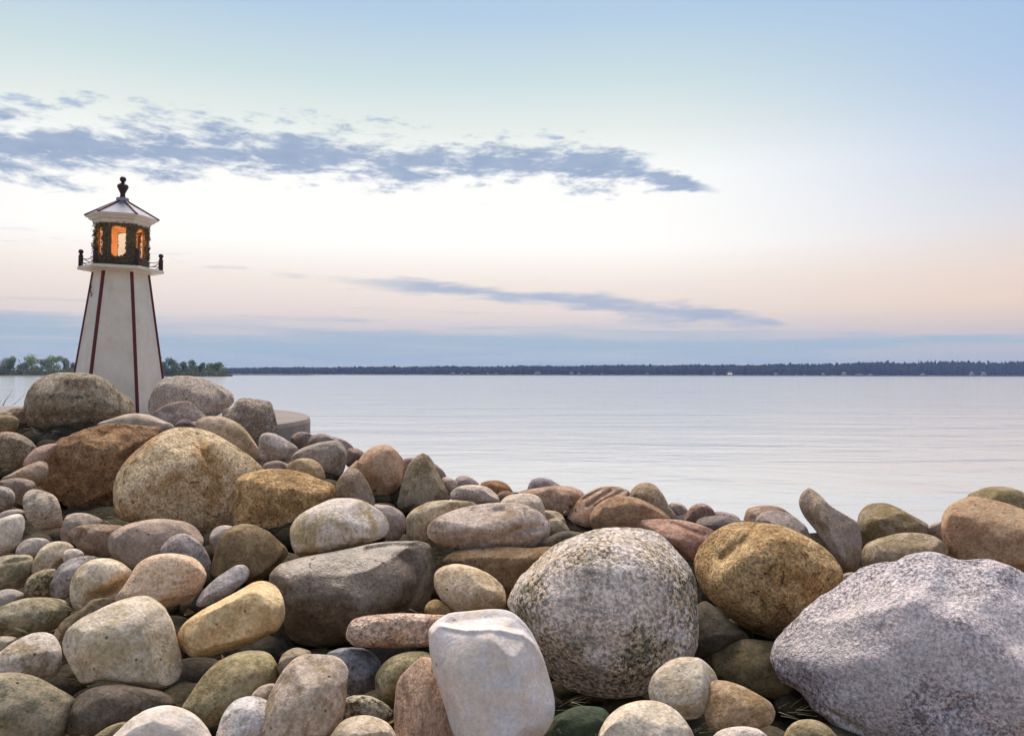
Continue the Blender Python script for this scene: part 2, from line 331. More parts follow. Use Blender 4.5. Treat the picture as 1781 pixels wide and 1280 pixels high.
# ------------------------------------------------------------------ stones
# id | depth (m, blank = lies on the slope of the pile) | colour/second colour/kind | outline | name | label
STONES = '''
L1|4.25|aca186/83765a/gx|41,704 50,676 70,658 95,649 130,648 160,650 185,660 210,680 228,692 237,712 236,717 205,735 170,744 130,758 100,765 70,760 50,745 42,728|boulder|mottled olive grey boulder standing left of the lighthouse foot
L2|4.30|a09584/a59c8e/g|258,715 258,700 263,685 272,668 285,658 310,653 340,655 365,662 398,678 408,690 407,700 395,712 375,725 340,735 300,738 270,730|boulder|grey brown boulder against the right foot of the lighthouse
L3|4.00|786a5f/9a8f86/s|260,722 280,708 300,700 328,698 340,707 358,722 360,735 340,745 300,747 270,737|rock|dark mauve ridged rock below the boulder right of the lighthouse
L4|3.60|938777/7d7264/ga|386,716 404,707 412,696 425,692 450,695 470,699 476,712 482,735 486,757 478,775 445,780 415,775 395,750|rock|upright angular beige rock beside the round concrete platform edge
L6|3.70|a09684/908672/s|168,738 200,725 230,719 262,722 290,733 305,743 300,752 240,762 190,757|rock|flat lilac grey rock in front of the lighthouse door corner
L7|3.75|5b4d48/6d5d57/s|303,743 312,731 325,729 338,738 337,748 312,752|stone|small dark brown stone between the mauve ridged rock and the huge boulder
L8|3.30|a8977a/8a7650/s|338,742 348,728 365,723 390,725 412,735 430,750 445,770 453,785 452,797 440,802 400,792 360,770|rock|pale tan sloping rock behind the huge pale boulder
L8b|3.60|9e9587/8f8474/s|412,735 432,742 447,757 454,775 440,778 420,757|stone|thin pale grey stone edge behind the pale tan sloping rock
B9|3.22|947348/75562f/gf|78,790 85,783 100,765 125,755 150,745 178,738 205,735 245,738 285,743 302,747 270,765 240,790 218,815 206,850 204,880 196,897 165,900 120,885 95,862 75,850 62,842 68,820 77,810|boulder|large rust brown boulder with a flat rough front face
B10|2.76|c9b78c/a08048/g|197,862 197,845 203,825 215,805 232,787 255,768 285,750 310,743 345,745 375,755 405,772 432,790 450,805 462,818 458,835 440,850 425,870 415,900 400,942 350,937 300,925 250,915 210,905 198,880|boulder|huge pale tan domed boulder with a crack on its right side
B11|2.58|b5975c/8c6e3a/g|405,900 403,870 405,848 415,830 430,822 458,816 490,815 530,822 560,833 583,845 585,860 578,885 560,910 530,930 505,950 490,965 460,962 430,950 410,930|boulder|golden ochre boulder right of the huge pale one
S12|3.25|a8a09a/857b6e/s|450,790 450,765 456,755 465,752 480,755 500,766 518,778 512,787 505,800 490,804 465,806 453,800|stone|pear shaped stone with a whitish top left of the big grey ovoid
S13|3.75|85766c/74665c/s|505,765 515,753 528,751 541,755 546,765 530,780 518,779|stone|small brown grey stone at the foot of the concrete platform
S14|3.60|86796c/776a5c/s|533,775 540,760 550,755 562,754 575,758 582,766 575,775 545,780|stone|rounded grey brown stone right of the one at the platform foot
S15|3.72|8a7d76/7c7068/s|572,760 590,762 605,769 617,779 612,787 590,782|stone|smooth grey stone on the skyline behind the big ovoid
S16|3.12|8d867c/6f6a5c/s|505,802 510,790 525,779 545,772 575,766 590,767 600,778 604,790 601,810 595,825 580,832 560,827 540,817 515,807|stone|big grey ovoid stone with a dark underside near the platform
S17|3.35|7a6656/665443/s|600,800 603,783 612,779 622,780 632,786 635,797 620,808 605,812|stone|brown stone tucked left of the tall egg shaped stone
S18|3.10|8c8279/7d7369/s|457,812 462,805 480,801 495,804 503,810 495,820 465,820|stone|small low grey stone under the pear shaped stone
S19|2.95|a8956d/94815a/s|497,815 502,805 518,798 535,797 550,802 562,815 566,830 562,838 545,840 515,832|stone|small tan dome stone just above the golden boulder
S20|2.62|7d6a4e/8e8070/s|582,865 584,845 592,828 605,816 615,814 625,818 635,832 645,850 653,872 650,884 640,884 615,876 590,870|stone|upright brown stone with a pale right edge before the egg stone
S21|2.86|a58a6c/907254/s|620,810 625,798 638,783 652,776 670,773 685,779 697,793 703,805 700,830 692,850 682,868 672,877 655,872 640,852 630,830|stone|tall egg shaped reddish tan stone on the skyline
S21b|3.05|a08a6d/8b7758/s|600,820 612,808 622,801 632,815 627,832 605,830|stone|tan wedge stone left of the tall egg stone
S22|3.0|8a7868/7d6c60/s|698,803 712,796 725,800 718,825 700,835|stone|brown stone glimpsed between the egg stone and the peaked stone
S23|2.78|8f8368/6a5c3a/s|690,880 695,855 703,825 712,805 725,792 737,788 748,794 757,808 768,835 778,850 784,862 780,872 750,880 720,890 700,892|stone|peaked stone with mauve tip right of the egg stone
S24|2.92|877a70/7a6e64/s|755,806 770,818 778,832 776,842 763,834|stone|thin grey stone behind the right shoulder of the peaked stone
S25|2.84|9d9184/8f8374/s|768,835 775,829 788,833 800,845 797,857 785,862 775,852|stone|small pale stone leaning against the peaked stone
S26|2.86|8c8078/7d716a/s|790,840 795,830 805,827 818,830 833,841 836,850 815,852 800,850|stone|small mauve grey skyline stone right of the peaked stone
S27|2.84|86633a/6c4c28/s|835,844 843,837 858,835 875,838 888,848 894,858 880,864 860,864 845,857|stone|small orange brown skyline stone
S27b|2.78|7e6350/6d5343/s|862,862 875,854 888,855 896,861 892,870 875,870 864,868|stone|little brown stone under the orange brown skyline stone
S28|2.72|aea291/9d9180/s|782,862 788,852 800,845 820,843 845,846 860,856 870,870 862,879 830,880 800,876 785,870|stone|smooth pale stone in front of the orange brown skyline stone
S29|2.86|706b70/7d787c/s|915,850 922,838 935,831 952,832 965,838 980,846 960,854 930,854|stone|slate purple stone peeping over the flat pinkish skyline stone
S30|2.74|98816a/7f6345/s|899,860 910,852 930,848 960,845 990,845 1008,850 1018,860 1016,872 1002,882 985,890 960,892 940,884 915,874|stone|flat pinkish brown skyline stone under the slate purple one
S31|2.66|8a6a4a/a08970/s|985,905 990,890 1003,872 1020,858 1045,846 1070,845 1090,850 1097,860 1085,872 1062,892 1042,920 1010,927 990,920|stone|grooved red brown stone with slanting furrows
S32|2.46|94795a/7d6140/s|1025,905 1030,888 1045,872 1068,863 1100,864 1125,872 1150,885 1165,898 1168,908 1140,917 1100,922 1060,927 1035,924|stone|long tan brown stone in front of the grooved stone
S33|2.62|93846c/7a6848/s|1094,862 1100,850 1112,841 1128,839 1140,844 1152,858 1165,880 1178,898 1178,908 1160,906 1130,885 1105,872|stone|tall rounded brown stone behind the long tan brown one
S34|2.72|9b8f88/8b7f78/s|1163,882 1168,874 1180,874 1192,881 1197,892 1192,902 1176,902|stone|small grey lilac stone right of the tall rounded brown one
S34b|2.70|b2aca6/a29c96/s|1176,897 1190,894 1196,900 1190,908 1178,907|pebble|tiny whitish pebble left of the small brown dome stone
S35|2.64|866f60/745d4e/s|1188,907 1195,890 1205,879 1218,875 1232,879 1243,890 1242,902 1220,910 1200,911|stone|small brown dome stone on the middle skyline
S36|2.72|887a78/7a6c6a/s|1238,895 1250,889 1268,892 1285,900 1294,908 1270,909 1250,905|stone|low mauve stone behind the flat dark purple one
S37|2.54|5e5652/6c6460/s|1210,912 1220,900 1238,897 1262,897 1285,903 1300,909 1277,917 1250,926 1225,922|stone|flat dark purple stone left of the yellow boulder top
S38|2.72|847058/766148/s|1291,907 1297,890 1310,881 1328,879 1350,880 1368,888 1380,899 1352,908 1310,911|stone|low brown skyline stone behind the purple grey one
S39|2.50|7a706c/92887c/s|1313,910 1318,897 1330,889 1350,887 1372,893 1392,906 1405,918 1413,934 1400,940 1360,930 1330,918|stone|purple grey stone above the yellow boulder
S40|2.36|a0826c/876450/s|1103,917 1112,905 1130,901 1160,902 1190,905 1220,912 1245,924 1242,938 1222,958 1208,978 1190,967 1160,947 1120,929|stone|flat reddish brown stone between the speckled and yellow boulders
S41|2.30|8b7f74/776946/sk|1387,870 1388,858 1395,851 1405,848 1415,851 1430,864 1450,882 1475,898 1491,908 1497,925 1501,945 1498,972 1490,992 1475,997 1462,987 1445,962 1425,932 1405,907 1392,888|stone|upright two faced slab leaning left above the yellow boulder
S42|2.44|847862/6a5c30/s|1491,920 1492,900 1500,885 1513,876 1530,874 1550,877 1580,892 1605,905 1617,914 1612,928 1570,936 1530,942 1505,938|stone|olive brown rounded stone right of the upright slab
S43|2.40|8f8173/7f7162/s|1603,925 1620,912 1637,907 1646,925 1632,937|stone|small grey tan stone left of the big rust stone
S44|2.16|93876a/746440/s|1498,965 1502,950 1515,940 1540,932 1575,926 1610,927 1635,937 1648,950 1645,968 1600,978 1550,990 1515,994 1500,984|stone|speckled olive tan stone behind the great grey boulder
S45|2.12|9a8462/86684a/s|1637,925 1638,900 1648,882 1665,870 1685,862 1705,864 1740,872 1781,885 1810,900 1830,940 1815,990 1775,1006 1730,992 1690,982 1655,974 1643,950|boulder|big rust tan stone at the right picture edge
S46|2.50|857a58/6f6440/s|1682,866 1700,852 1720,846 1745,846 1765,850 1785,860 1803,877 1770,890 1720,882|stone|olive dome behind the big rust stone at right
B47|1.66|b6b3b4/a3a0a6/pf|1325,1150 1330,1135 1350,1115 1360,1100 1380,1080 1400,1055 1430,1035 1465,1010 1490,995 1520,978 1555,975 1580,965 1615,959 1640,963 1665,973 1720,972 1755,980 1781,1000 1830,1040 1850,1150 1840,1280 1780,1330 1600,1340 1500,1310 1440,1260 1400,1215 1380,1195 1345,1180 1328,1165|boulder|great angular grey granite boulder in the right foreground
B48|2.02|ae9560/91733e/g|1207,985 1210,965 1220,945 1240,925 1265,912 1300,907 1340,910 1380,921 1415,938 1445,960 1463,985 1467,1000 1462,1030 1440,1060 1410,1090 1380,1105 1350,1112 1310,1100 1270,1075 1235,1045 1215,1015|boulder|rounded yellow ochre boulder with a dimple in its top
B49|1.82|cfc8be/a3967a/pm|880,1050 890,1025 905,1000 930,975 960,950 990,935 1030,922 1070,917 1110,918 1140,925 1155,935 1180,960 1200,985 1210,1010 1214,1050 1215,1090 1212,1130 1190,1165 1150,1195 1090,1215 1030,1210 980,1195 945,1160 920,1110 895,1075|boulder|black and white speckled round boulder with green algae
W50|1.42|dfe0e0/d0c7b4/w|745,1130 743,1110 748,1090 765,1075 790,1064 820,1061 860,1059 885,1062 905,1075 925,1098 940,1130 952,1165 962,1200 966,1230 962,1255 945,1280 910,1302 850,1308 800,1298 785,1270 775,1235 765,1200 752,1165|boulder|smooth white rock with a ledge across its top, front centre
S51|1.68|a08468/c0ac98/g|602,1110 603,1092 612,1078 630,1070 660,1067 700,1066 745,1066 785,1070 792,1090 780,1112 750,1125 700,1127 640,1127 612,1124|stone|long pink brown speckled bar shaped stone left of the white rock
S52|1.90|b5a789/9d8a62/s|755,1020 755,1000 765,987 785,980 805,981 830,988 855,1000 872,1015 880,1035 877,1057 840,1066 800,1070 780,1060 768,1045|stone|tan egg shaped stone above the white rock
S53|1.86|8f7644/7a6236/s|738,1062 745,1047 760,1042 775,1050 787,1064 770,1074 748,1074|pebble|small golden stone under the tan egg shaped stone
S54|2.14|7b6848/685332/s|766,980 775,965 800,954 850,951 920,951 967,951 962,972 932,992 907,1022 890,1042 875,1024 840,1002 800,990 780,988|rock|brown slab with a thin pale vein under the lilac stone
S55|2.22|aca092/8f7c64/sx|742,928 746,910 765,895 800,882 840,876 880,873 910,876 935,885 950,900 958,915 957,930 945,942 925,953 890,960 840,962 800,959 765,950 748,940|rock|pinkish lilac stone with a dark hole in its side
S55b|2.44|b0a592/a39782/s|868,877 880,863 905,858 930,860 943,872 949,895 945,910 900,900 875,890|stone|cream knob showing behind the pinkish lilac stone
S56|2.36|a59b80/7d6f48/s|706,915 706,900 720,885 745,873 775,869 810,870 837,878 810,892 775,910 755,935 735,948 715,943 707,930|stone|olive cream stone left of the pinkish lilac stone
S57|2.50|9c8d74/8a7b62/s|943,890 960,888 975,893 983,905 986,917 970,927 950,922|stone|small tan stone right of the cream knob
S57b|2.40|948a70/7f7456/s|950,908 968,900 980,908 992,926 972,934 955,930|stone|small olive stone below the one beside the cream knob
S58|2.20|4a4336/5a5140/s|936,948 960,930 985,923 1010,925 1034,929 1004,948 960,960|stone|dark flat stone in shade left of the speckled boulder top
W59|2.20|b9b4a8/8f8055/s|504,930 506,915 518,897 540,883 570,870 590,866 625,868 650,880 668,895 677,912 675,925 668,935 640,945 600,955 560,965 532,969 512,962 505,945|rock|pale grey olive rock lying on the dark slab
S60|2.40|8a807a/9a908a/s|648,880 660,877 680,880 700,892 706,908 702,927 690,941 670,938 662,910|stone|purplish stone right of the pale rock on the slab
D61|2.05|80735f/5c4f3c/d|462,1005 480,985 510,970 550,962 600,955 650,943 690,938 720,938 745,945 755,960 762,985 760,1010 750,1035 740,1060 700,1070 660,1085 620,1110 580,1125 530,1125 500,1105 490,1060 480,1030|rock|large dark wet looking slab in the middle of the pile
S62|2.24|87744e/6c5a38/s|366,995 372,965 380,940 395,920 420,911 440,912 465,923 480,935 500,955 497,972 477,987 462,1005 440,1014 410,1013 380,1007|rock|brown triangular rock left of the dark slab
S63|2.42|a8a096/988f84/s|364,940 368,925 380,915 400,914 412,922 398,942 382,962 369,962|stone|pale smooth stone behind the brown triangular rock
S64|2.20|9a938c/6e6862/s|278,960 290,940 305,930 322,928 340,936 355,952 365,970 368,987 355,994 330,980 300,970|stone|dark lilac stone leaning on the pinkish grey oval
S65|2.32|9c8c7a/8c7c6a/s|187,950 190,932 205,918 235,907 275,902 310,904 335,912 350,928 354,945 342,967 312,978 275,988 240,992 215,982 195,968|rock|smooth pinkish grey oval under the huge pale boulder
S66|2.42|8f7c66/6e5a42/s|118,935 122,922 140,913 165,911 195,912 217,916 209,932 200,957 190,970 165,968 140,957 125,945|stone|smooth brown ovoid left of the pinkish grey oval
S67|2.55|988d80/8a7f70/s|105,924 112,902 125,893 145,892 165,897 180,908 152,919 125,929|stone|small grey stone behind the smooth brown ovoid
S68|2.55|a59c8a/6d6350/l|39,875 42,860 55,851 70,852 78,854 95,862 103,875 108,895 108,914 90,921 70,922 50,907 42,890|stone|striped upright stone below the rust brown boulder
S69|2.32|c0bbac/aca58f/s|-20,920 -10,908 10,898 30,893 40,897 44,910 40,930 32,950 10,964 -20,967 -30,945|stone|pale cream stone cut by the left picture edge
S70|2.55|9a938a/8c857a/s|-10,905 0,893 20,886 38,886 42,895 15,903 0,910|stone|flat grey stone behind the pale cream stone at left edge
S71|2.66|979087/6f675a/s|-25,870 -15,850 0,845 15,848 25,858 26,873 15,887 0,892 -20,887|stone|grey dome with a dark face at the left edge
S72|2.80|85776a/75675a/s|-5,840 10,833 30,831 50,834 62,842 61,857 40,864 20,858 5,850|stone|brown grey stone left of the rust brown boulder foot
S73|2.92|9b8a74/85745c/s|-4,837 25,820 50,808 75,800 84,815 74,840 55,844 30,834|stone|long sloping tan stone under the pink banded wedge
S74|3.10|938771/7a6d52/g|-30,790 -20,765 0,752 25,752 45,760 60,772 68,790 57,807 30,817 0,814 -20,810|boulder|round grey tan boulder at the left edge below the olive one
S75|2.98|a38a78/8f7462/l|40,805 50,790 65,778 85,772 100,772 89,787 80,802 60,810 45,812|stone|pink banded wedge stone left of the rust brown boulder
S76|3.60|857a58/6f6442/s|-30,740 -15,725 10,721 28,725 33,735 26,750 0,754 -25,752|stone|olive stone at the left edge above the round boulder
S76b|3.95|8c8266/7c7256/s|-12,722 0,716 12,716 22,721 10,728 -6,728|stone|small flat olive stone at the left edge near the concrete
S77|4.15|84705a/705c44/s|8,720 20,711 40,709 52,715 57,727 40,732 22,730|stone|brown stone left of the mottled olive boulder
S80|2.26|a39c92/948d82/s|27,962 32,948 45,938 65,935 82,938 89,948 82,964 60,972 40,970|stone|small grey stone right of the pale cream edge stone
S81|2.16|b0a58c/9b8c68/s|52,995 58,975 70,955 88,943 110,941 122,945 129,955 117,972 101,987 80,1000 60,1004|stone|tan leaning stone above the pebbly conglomerate
S82|2.14|bdb6a4/aca48e/s|109,970 113,958 125,954 140,957 146,967 132,979 115,981|pebble|small whitish stone under the smooth brown ovoid
S83|2.12|918a70/6e6748/s|-30,1000 -15,975 10,966 40,964 57,968 56,987 51,1007 36,1023 5,1028 -20,1022|stone|olive grey stone with a seam at the left edge
S84|2.02|8f8c88/57524a/s|92,1005 100,988 118,974 145,966 172,968 167,980 148,990 133,1007 125,1032 112,1043 92,1041 85,1022|stone|grey topped dark stone left of the cream round stone
S85|2.02|8c8262/6a6040/p|42,1028 45,1010 58,998 78,990 97,990 95,1005 90,1020 90,1037 65,1044 48,1041|stone|rough pebbly conglomerate stone left of the grey topped one
S86|1.94|bfb79f/a2946c/s|121,1030 125,1005 140,985 158,974 180,970 205,975 225,988 231,1000 218,1022 203,1037 182,1048 155,1059 132,1062 124,1050|stone|cream round stone with a hollow underneath
S87|1.92|bda98a/a5835a/l|195,1048 210,1025 225,1003 240,980 262,967 290,962 320,964 342,972 357,990 358,1010 347,1030 327,1045 297,1055 260,1056 225,1056|stone|cream tan oval stone with rusty bands
S88|1.92|9c9a97/807e7a/s|340,1047 350,1030 370,1010 395,992 415,981 428,984 434,995 429,1009 407,1028 380,1044 360,1054 345,1056|stone|flat grey disc tilted beside the banded oval
S89|1.72|c0ad7a/a98a52/s|309,1115 312,1095 325,1077 350,1060 390,1040 425,1020 450,1009 470,1012 485,1025 495,1050 495,1075 485,1095 460,1110 430,1122 390,1135 350,1145 325,1138|stone|long yellow cob shaped stone left of the dark slab
S90|1.62|b4ac96/978b68/s|108,1130 110,1110 120,1092 140,1075 170,1060 205,1045 240,1036 262,1038 285,1055 300,1080 308,1110 318,1140 320,1160 308,1185 290,1196 265,1198 220,1190 180,1185 145,1190 132,1175 118,1150|boulder|large blunt pale olive stone in the left foreground
S91|1.86|8a8468/6a6440/sm|-40,1090 -20,1065 10,1050 45,1040 85,1038 110,1042 122,1055 121,1072 97,1092 60,1104 20,1108 -20,1105|stone|mossy olive oval at the left edge
S92|1.98|98928a/8a8478/s|-20,1047 -5,1030 15,1024 35,1028 44,1037 22,1049 0,1056|stone|small grey stone above the mossy oval at the left edge
S93|1.66|b3aea4/85795c/s|-30,1150 0,1132 25,1115 55,1101 80,1099 97,1108 106,1125 108,1145 101,1172 70,1188 30,1184 -20,1178|stone|white topped wedge stone left of the large blunt one
S93b|1.76|8a8668/767254/s|-20,1138 -10,1112 10,1106 30,1111 14,1132|stone|small olive stone behind the white topped wedge at left edge
S94|1.46|837c64/66624a/sm|-60,1230 -40,1190 -10,1172 25,1168 60,1175 95,1192 125,1208 134,1222 122,1257 102,1292 40,1312 -30,1302|boulder|dark greenish boulder in the bottom left corner
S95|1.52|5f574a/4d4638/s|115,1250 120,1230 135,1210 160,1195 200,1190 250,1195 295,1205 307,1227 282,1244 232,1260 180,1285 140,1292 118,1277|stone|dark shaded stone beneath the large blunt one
S96|1.32|c4c0b6/a9a391/w|180,1305 210,1265 240,1240 265,1230 290,1226 320,1232 350,1250 370,1280 382,1312 330,1340 230,1340|stone|pale stone on the bottom edge left of centre
S96b|1.42|7d7352/6b6142/s|156,1290 180,1268 210,1255 229,1258 204,1284 175,1306|stone|thin olive stone behind the pale one on the bottom edge
S97|1.58|8f8660/746a42/sm|315,1230 330,1205 355,1172 380,1150 410,1135 440,1130 468,1135 482,1155 486,1180 472,1207 442,1229 412,1244 380,1264 345,1258 322,1247|stone|olive green slanting stone below the yellow cob
S98|1.40|b4b4b2/9a9a96/sm|376,1290 380,1262 392,1235 410,1217 435,1210 460,1215 472,1230 468,1262 457,1305 400,1315|stone|light grey stone with a green patch on the bottom edge
S99|1.50|9c9280/8a806c/s|433,1214 450,1195 475,1188 482,1200 466,1219 445,1219|pebble|small tan stone wedged above the light grey one
S100|1.42|a89c8a/84765a/s|449,1260 452,1240 465,1215 480,1185 500,1155 520,1140 545,1137 580,1140 598,1150 606,1165 604,1195 600,1230 590,1265 560,1292 510,1302 465,1292 452,1275|boulder|blocky grey tan stone standing up near the bottom centre
S101|1.62|8a8068/766c52/s|482,1168 488,1143 502,1130 520,1126 542,1135 524,1154 502,1170 486,1178|stone|small round stone behind the blocky grey tan one
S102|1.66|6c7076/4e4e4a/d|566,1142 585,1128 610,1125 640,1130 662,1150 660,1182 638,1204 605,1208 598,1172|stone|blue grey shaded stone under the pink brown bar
S103|1.52|98957e/7d7a60/p|592,1237 600,1215 620,1208 650,1212 677,1228 684,1247 652,1256 610,1256|stone|low grey speckled stone right of the blocky one
S104|1.38|aca28a/948868/s|563,1304 580,1270 600,1250 630,1243 660,1248 680,1262 693,1292 682,1322 600,1322|stone|round tan stone on the bottom edge left of the red one
S105|1.60|8d8668/6d673f/sm|653,1200 653,1175 665,1155 685,1140 715,1132 747,1135 752,1165 715,1194 694,1229 670,1234 657,1217|stone|mossy olive stone left of the white rock
S106|1.48|a48a70/7c634c/lv|685,1265 686,1220 690,1185 705,1165 725,1148 745,1140 765,1160 780,1210 790,1262 800,1302 750,1322 690,1302|rock|reddish banded rock standing against the white rock
S107|1.50|3c4a36/2f3a2a/sm|950,1295 957,1254 980,1237 1010,1227 1052,1232 1064,1262 1044,1304 980,1315|stone|dark green mossy stone right of the white rock
S108|1.34|b9b19c/a89d80/s|1040,1290 1050,1255 1075,1230 1105,1219 1140,1218 1170,1230 1195,1255 1208,1285 1197,1332 1060,1332|stone|pale round stone on the bottom edge below the speckled boulder
S109|1.52|aaa698/938a6c/s|1128,1205 1130,1185 1142,1165 1165,1148 1195,1141 1220,1146 1238,1162 1248,1180 1246,1207 1227,1242 1190,1252 1155,1242 1135,1227|stone|pale grey stone at the right foot of the speckled boulder
S110|1.46|9c8766/80693f/s|1225,1242 1228,1205 1235,1187 1255,1182 1280,1188 1310,1202 1340,1220 1349,1237 1337,1262 1290,1272 1240,1268|stone|tan wedge stone left of the great grey boulder
S111|1.90|726745/5c5232/s|1213,1142 1240,1120 1280,1110 1320,1112 1357,1120 1387,1160 1392,1192 1372,1218 1330,1214 1290,1200 1250,1184 1225,1169|stone|dark olive stone beneath the yellow boulder
S112|1.36|b0aaa0/9e988c/s|1233,1290 1250,1270 1280,1263 1315,1265 1337,1282 1322,1306 1250,1306|stone|small pale stone on the bottom edge under the tan wedge
S113|1.40|847a58/70663f/s|1360,1292 1370,1265 1390,1252 1420,1252 1447,1268 1457,1292 1420,1322 1370,1312|stone|olive stone on the bottom edge left of the great grey boulder
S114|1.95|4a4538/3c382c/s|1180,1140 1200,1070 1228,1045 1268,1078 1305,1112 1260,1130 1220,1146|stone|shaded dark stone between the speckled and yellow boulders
S115|2.10|9a9286/8a8276/s|1458,1014 1468,998 1487,996 1492,1010 1475,1020|pebble|small grey stone between the yellow and great grey boulders
S116|1.78|6b6045/574c34/s|90,1110 110,1078 140,1060 165,1040 204,1044 168,1073 128,1094 106,1116|stone|thin brown slab stone wedged behind the large blunt one
'''
GROOVES = {   # id: list of (outline points, width px, depth px, kind) on the near face; v = groove, t = step back above the line
 'B10': [((342,760, 346,785, 362,805, 385,820, 402,842), 6, 9, 'v'), ((372,830, 380,860, 378,885), 3, 4, 'v')],
 'B48': [((1313,918, 1312,930, 1300,948, 1285,963, 1266,976), 7, 12, 'v'), ((1326,1034, 1330,1062), 6, 8, 'v'), ((1238,953, 1242,957), 5, 6, 'v')],
 'W50': [((764,1090, 785,1096, 815,1099, 850,1099, 880,1102, 907,1105, 928,1122, 942,1148), 5, 14, 't'), ((768,1170, 784,1152), 2.5, 3, 'v')],
 'S55': [((893,922, 910,920, 925,916), 6, 16, 'v'), ((862,890, 872,888), 6, 8, 'v'), ((925,905, 945,893), 4, 5, 'v')],
 'D61': [((640,955, 680,948, 745,948), 6, 10, 'v'), ((700,975, 712,1010, 700,1045), 14, 12, 'v'), ((540,1010, 600,1000, 640,1020), 22, 10, 'v')],
 'B47': [((1440,1225, 1470,1238, 1510,1255), 5, 9, 'v'), ((1640,1230, 1665,1218, 1682,1208), 4, 8, 'v'), ((1560,985, 1600,1035, 1680,1080, 1781,1130), 16, 10, 'v'),
         ((1640,965, 1680,1010, 1781,1060), 12, 9, 'v')],
 'S31': [((1015,868, 1045,852), 3, 5, 'v'), ((1022,880, 1060,855), 3, 6, 'v'), ((1035,880, 1085,853), 3, 5, 'v')],
 'S32': [((1105,868, 1135,880, 1160,897), 3, 5, 'v')],
 'S40': [((1170,912, 1200,923, 1222,930), 4, 5, 'v')],
 'S86': [((165,1040, 190,1030, 215,1022), 12, 14, 'v')],
 'S90': [((190,1095, 188,1112), 2.5, 3, 'v')],
 'L1': [((120,668, 135,690, 150,672), 8, 8, 'v'), ((150,680, 165,710, 160,735), 6, 6, 'v')],
 'B9': [((165,748, 175,762, 200,748, 240,748), 6, 6, 'v'), ((79,790, 77,840), 5, 4, 'v')],
 'S41': [((1409,851, 1430,890, 1452,940, 1476,988), 7, -8, 'v')],
 'S68': [((72,853, 60,875, 62,905), 4, 5, 'v'), ((80,856, 88,885, 88,912), 4, 5, 'v')],
 'B49': [((1150,965, 1160,972), 4, 6, 'v'), ((1176,1020, 1180,1040), 3, 6, 'v')],
 'S106': [((700,1185, 712,1230, 714,1280), 5, 6, 'v')],
 'S83': [((-10,985, 20,978, 55,975), 3, 4, 'v')],
 'L2': [((382,685, 385,705, 378,722), 5, -5, 'v')],
}
CUTS = {   # broken or worn faces: (right, up, towards the water's edge path) normal, fraction of the reach kept
 'B47': [((-.40,.10,.92), .50), ((.42,.66,.62), .56), ((-.1,-.72,.68), .64), ((.12,-.18,.97), .56), ((-.45,.72,.53), .72)],
 'B9': [((-.12,-.12,.98), .58), ((-.82,0,.57), .72), ((.12,.78,.62), .66), ((.7,-.1,.7), .70)],
 'L4': [((-.2,.05,.97), .60), ((.2,.9,.4), .80), ((.75,.1,.65), .72), ((-.6,.5,.6), .7)],
 'L1': [((-.1,-.75,.65), .60), ((.15,.2,.95), .70), ((.7,.4,.6), .72), ((-.6,.3,.74), .76)],
 'L2': [((.8,.35,.45), .70), ((-.1,.1,.98), .68), ((.1,.8,.6), .72)],
 'L3': [((-.35,.5,.8), .50), ((.6,.5,.62), .50)],
 'S41': [((-.72,.1,.68), .34), ((.62,.32,.70), .34)],
 'S62': [((-.35,.1,.93), .60), ((.55,.4,.74), .58)],
 'S110': [((-.65,.1,.76), .55), ((.3,.62,.72), .55), ((.1,-.5,.86), .65)],
 'S100': [((.1,.68,.73), .60), ((.62,-.1,.78), .65), ((-.5,-.1,.86), .62)],
 'W59': [((0,.72,.7), .64), ((.62,.3,.72), .68), ((0,-.2,.98), .68), ((-.6,.3,.74), .70)],
 'D61': [((-.05,.80,.60), .68), ((-.15,-.02,.99), .72), ((.78,-.1,.62), .64), ((-.2,-.72,.66), .70)],
 'W50': [((0,-.08,1), .72), ((.82,.2,.54), .74), ((-.82,0,.57), .72), ((0,.85,.5), .8)],
 'S93': [((.1,.74,.66), .55), ((.2,-.1,.97), .64)], 'S90': [((-.1,.68,.72), .62), ((.72,.2,.66), .68), ((-.1,-.2,.97), .66), ((-.7,-.2,.7), .74)],
 'B10': [((0,-.3,.95), .76), ((.72,.15,.68), .74), ((-.5,.5,.7), .82)], 'B11': [((-.1,-.2,.97), .62), ((.25,.8,.54), .66), ((-.75,.1,.65), .72)],
 'S54': [((0,.78,.62), .55), ((0,-.2,.97), .6)], 'S55': [((0,.78,.62), .58), ((.5,.1,.86), .68), ((-.1,-.6,.8), .62)], 'S12': [((.45,.62,.62), .62), ((-.3,-.1,.95), .64)],
 'S23': [((-.62,.2,.75), .48), ((.6,.3,.74), .48)], 'S20': [((.74,.3,.6), .50), ((-.3,0,.95), .56)],
 'S45': [((.1,.78,.62), .62), ((-.25,-.05,.96), .68)], 'B48': [((.1,-.4,.91), .80), ((-.6,.5,.62), .84)], 'S44': [((0,.75,.66), .6)],
 'S106': [((-.7,.2,.68), .5), ((.3,.3,.9), .58)], 'S84': [((0,.8,.6), .5), ((0,-.1,1), .6)], 'S88': [((-.3,.6,.74), .5)], 'S87': [((-.1,.3,.95), .66)],
 'S109': [((-.1,.68,.72), .66)], 'S97': [((-.5,.5,.7), .64)], 'S64': [((-.4,.5,.77), .58), ((.5,.2,.84), .6)], 'S98': [((-.2,.5,.84), .6), ((.3,-.5,.8), .6)],
 'S31': [((-.4,.4,.82), .6)], 'S40': [((0,.75,.66), .56)], 'S39': [((.3,.7,.65), .58)],
}
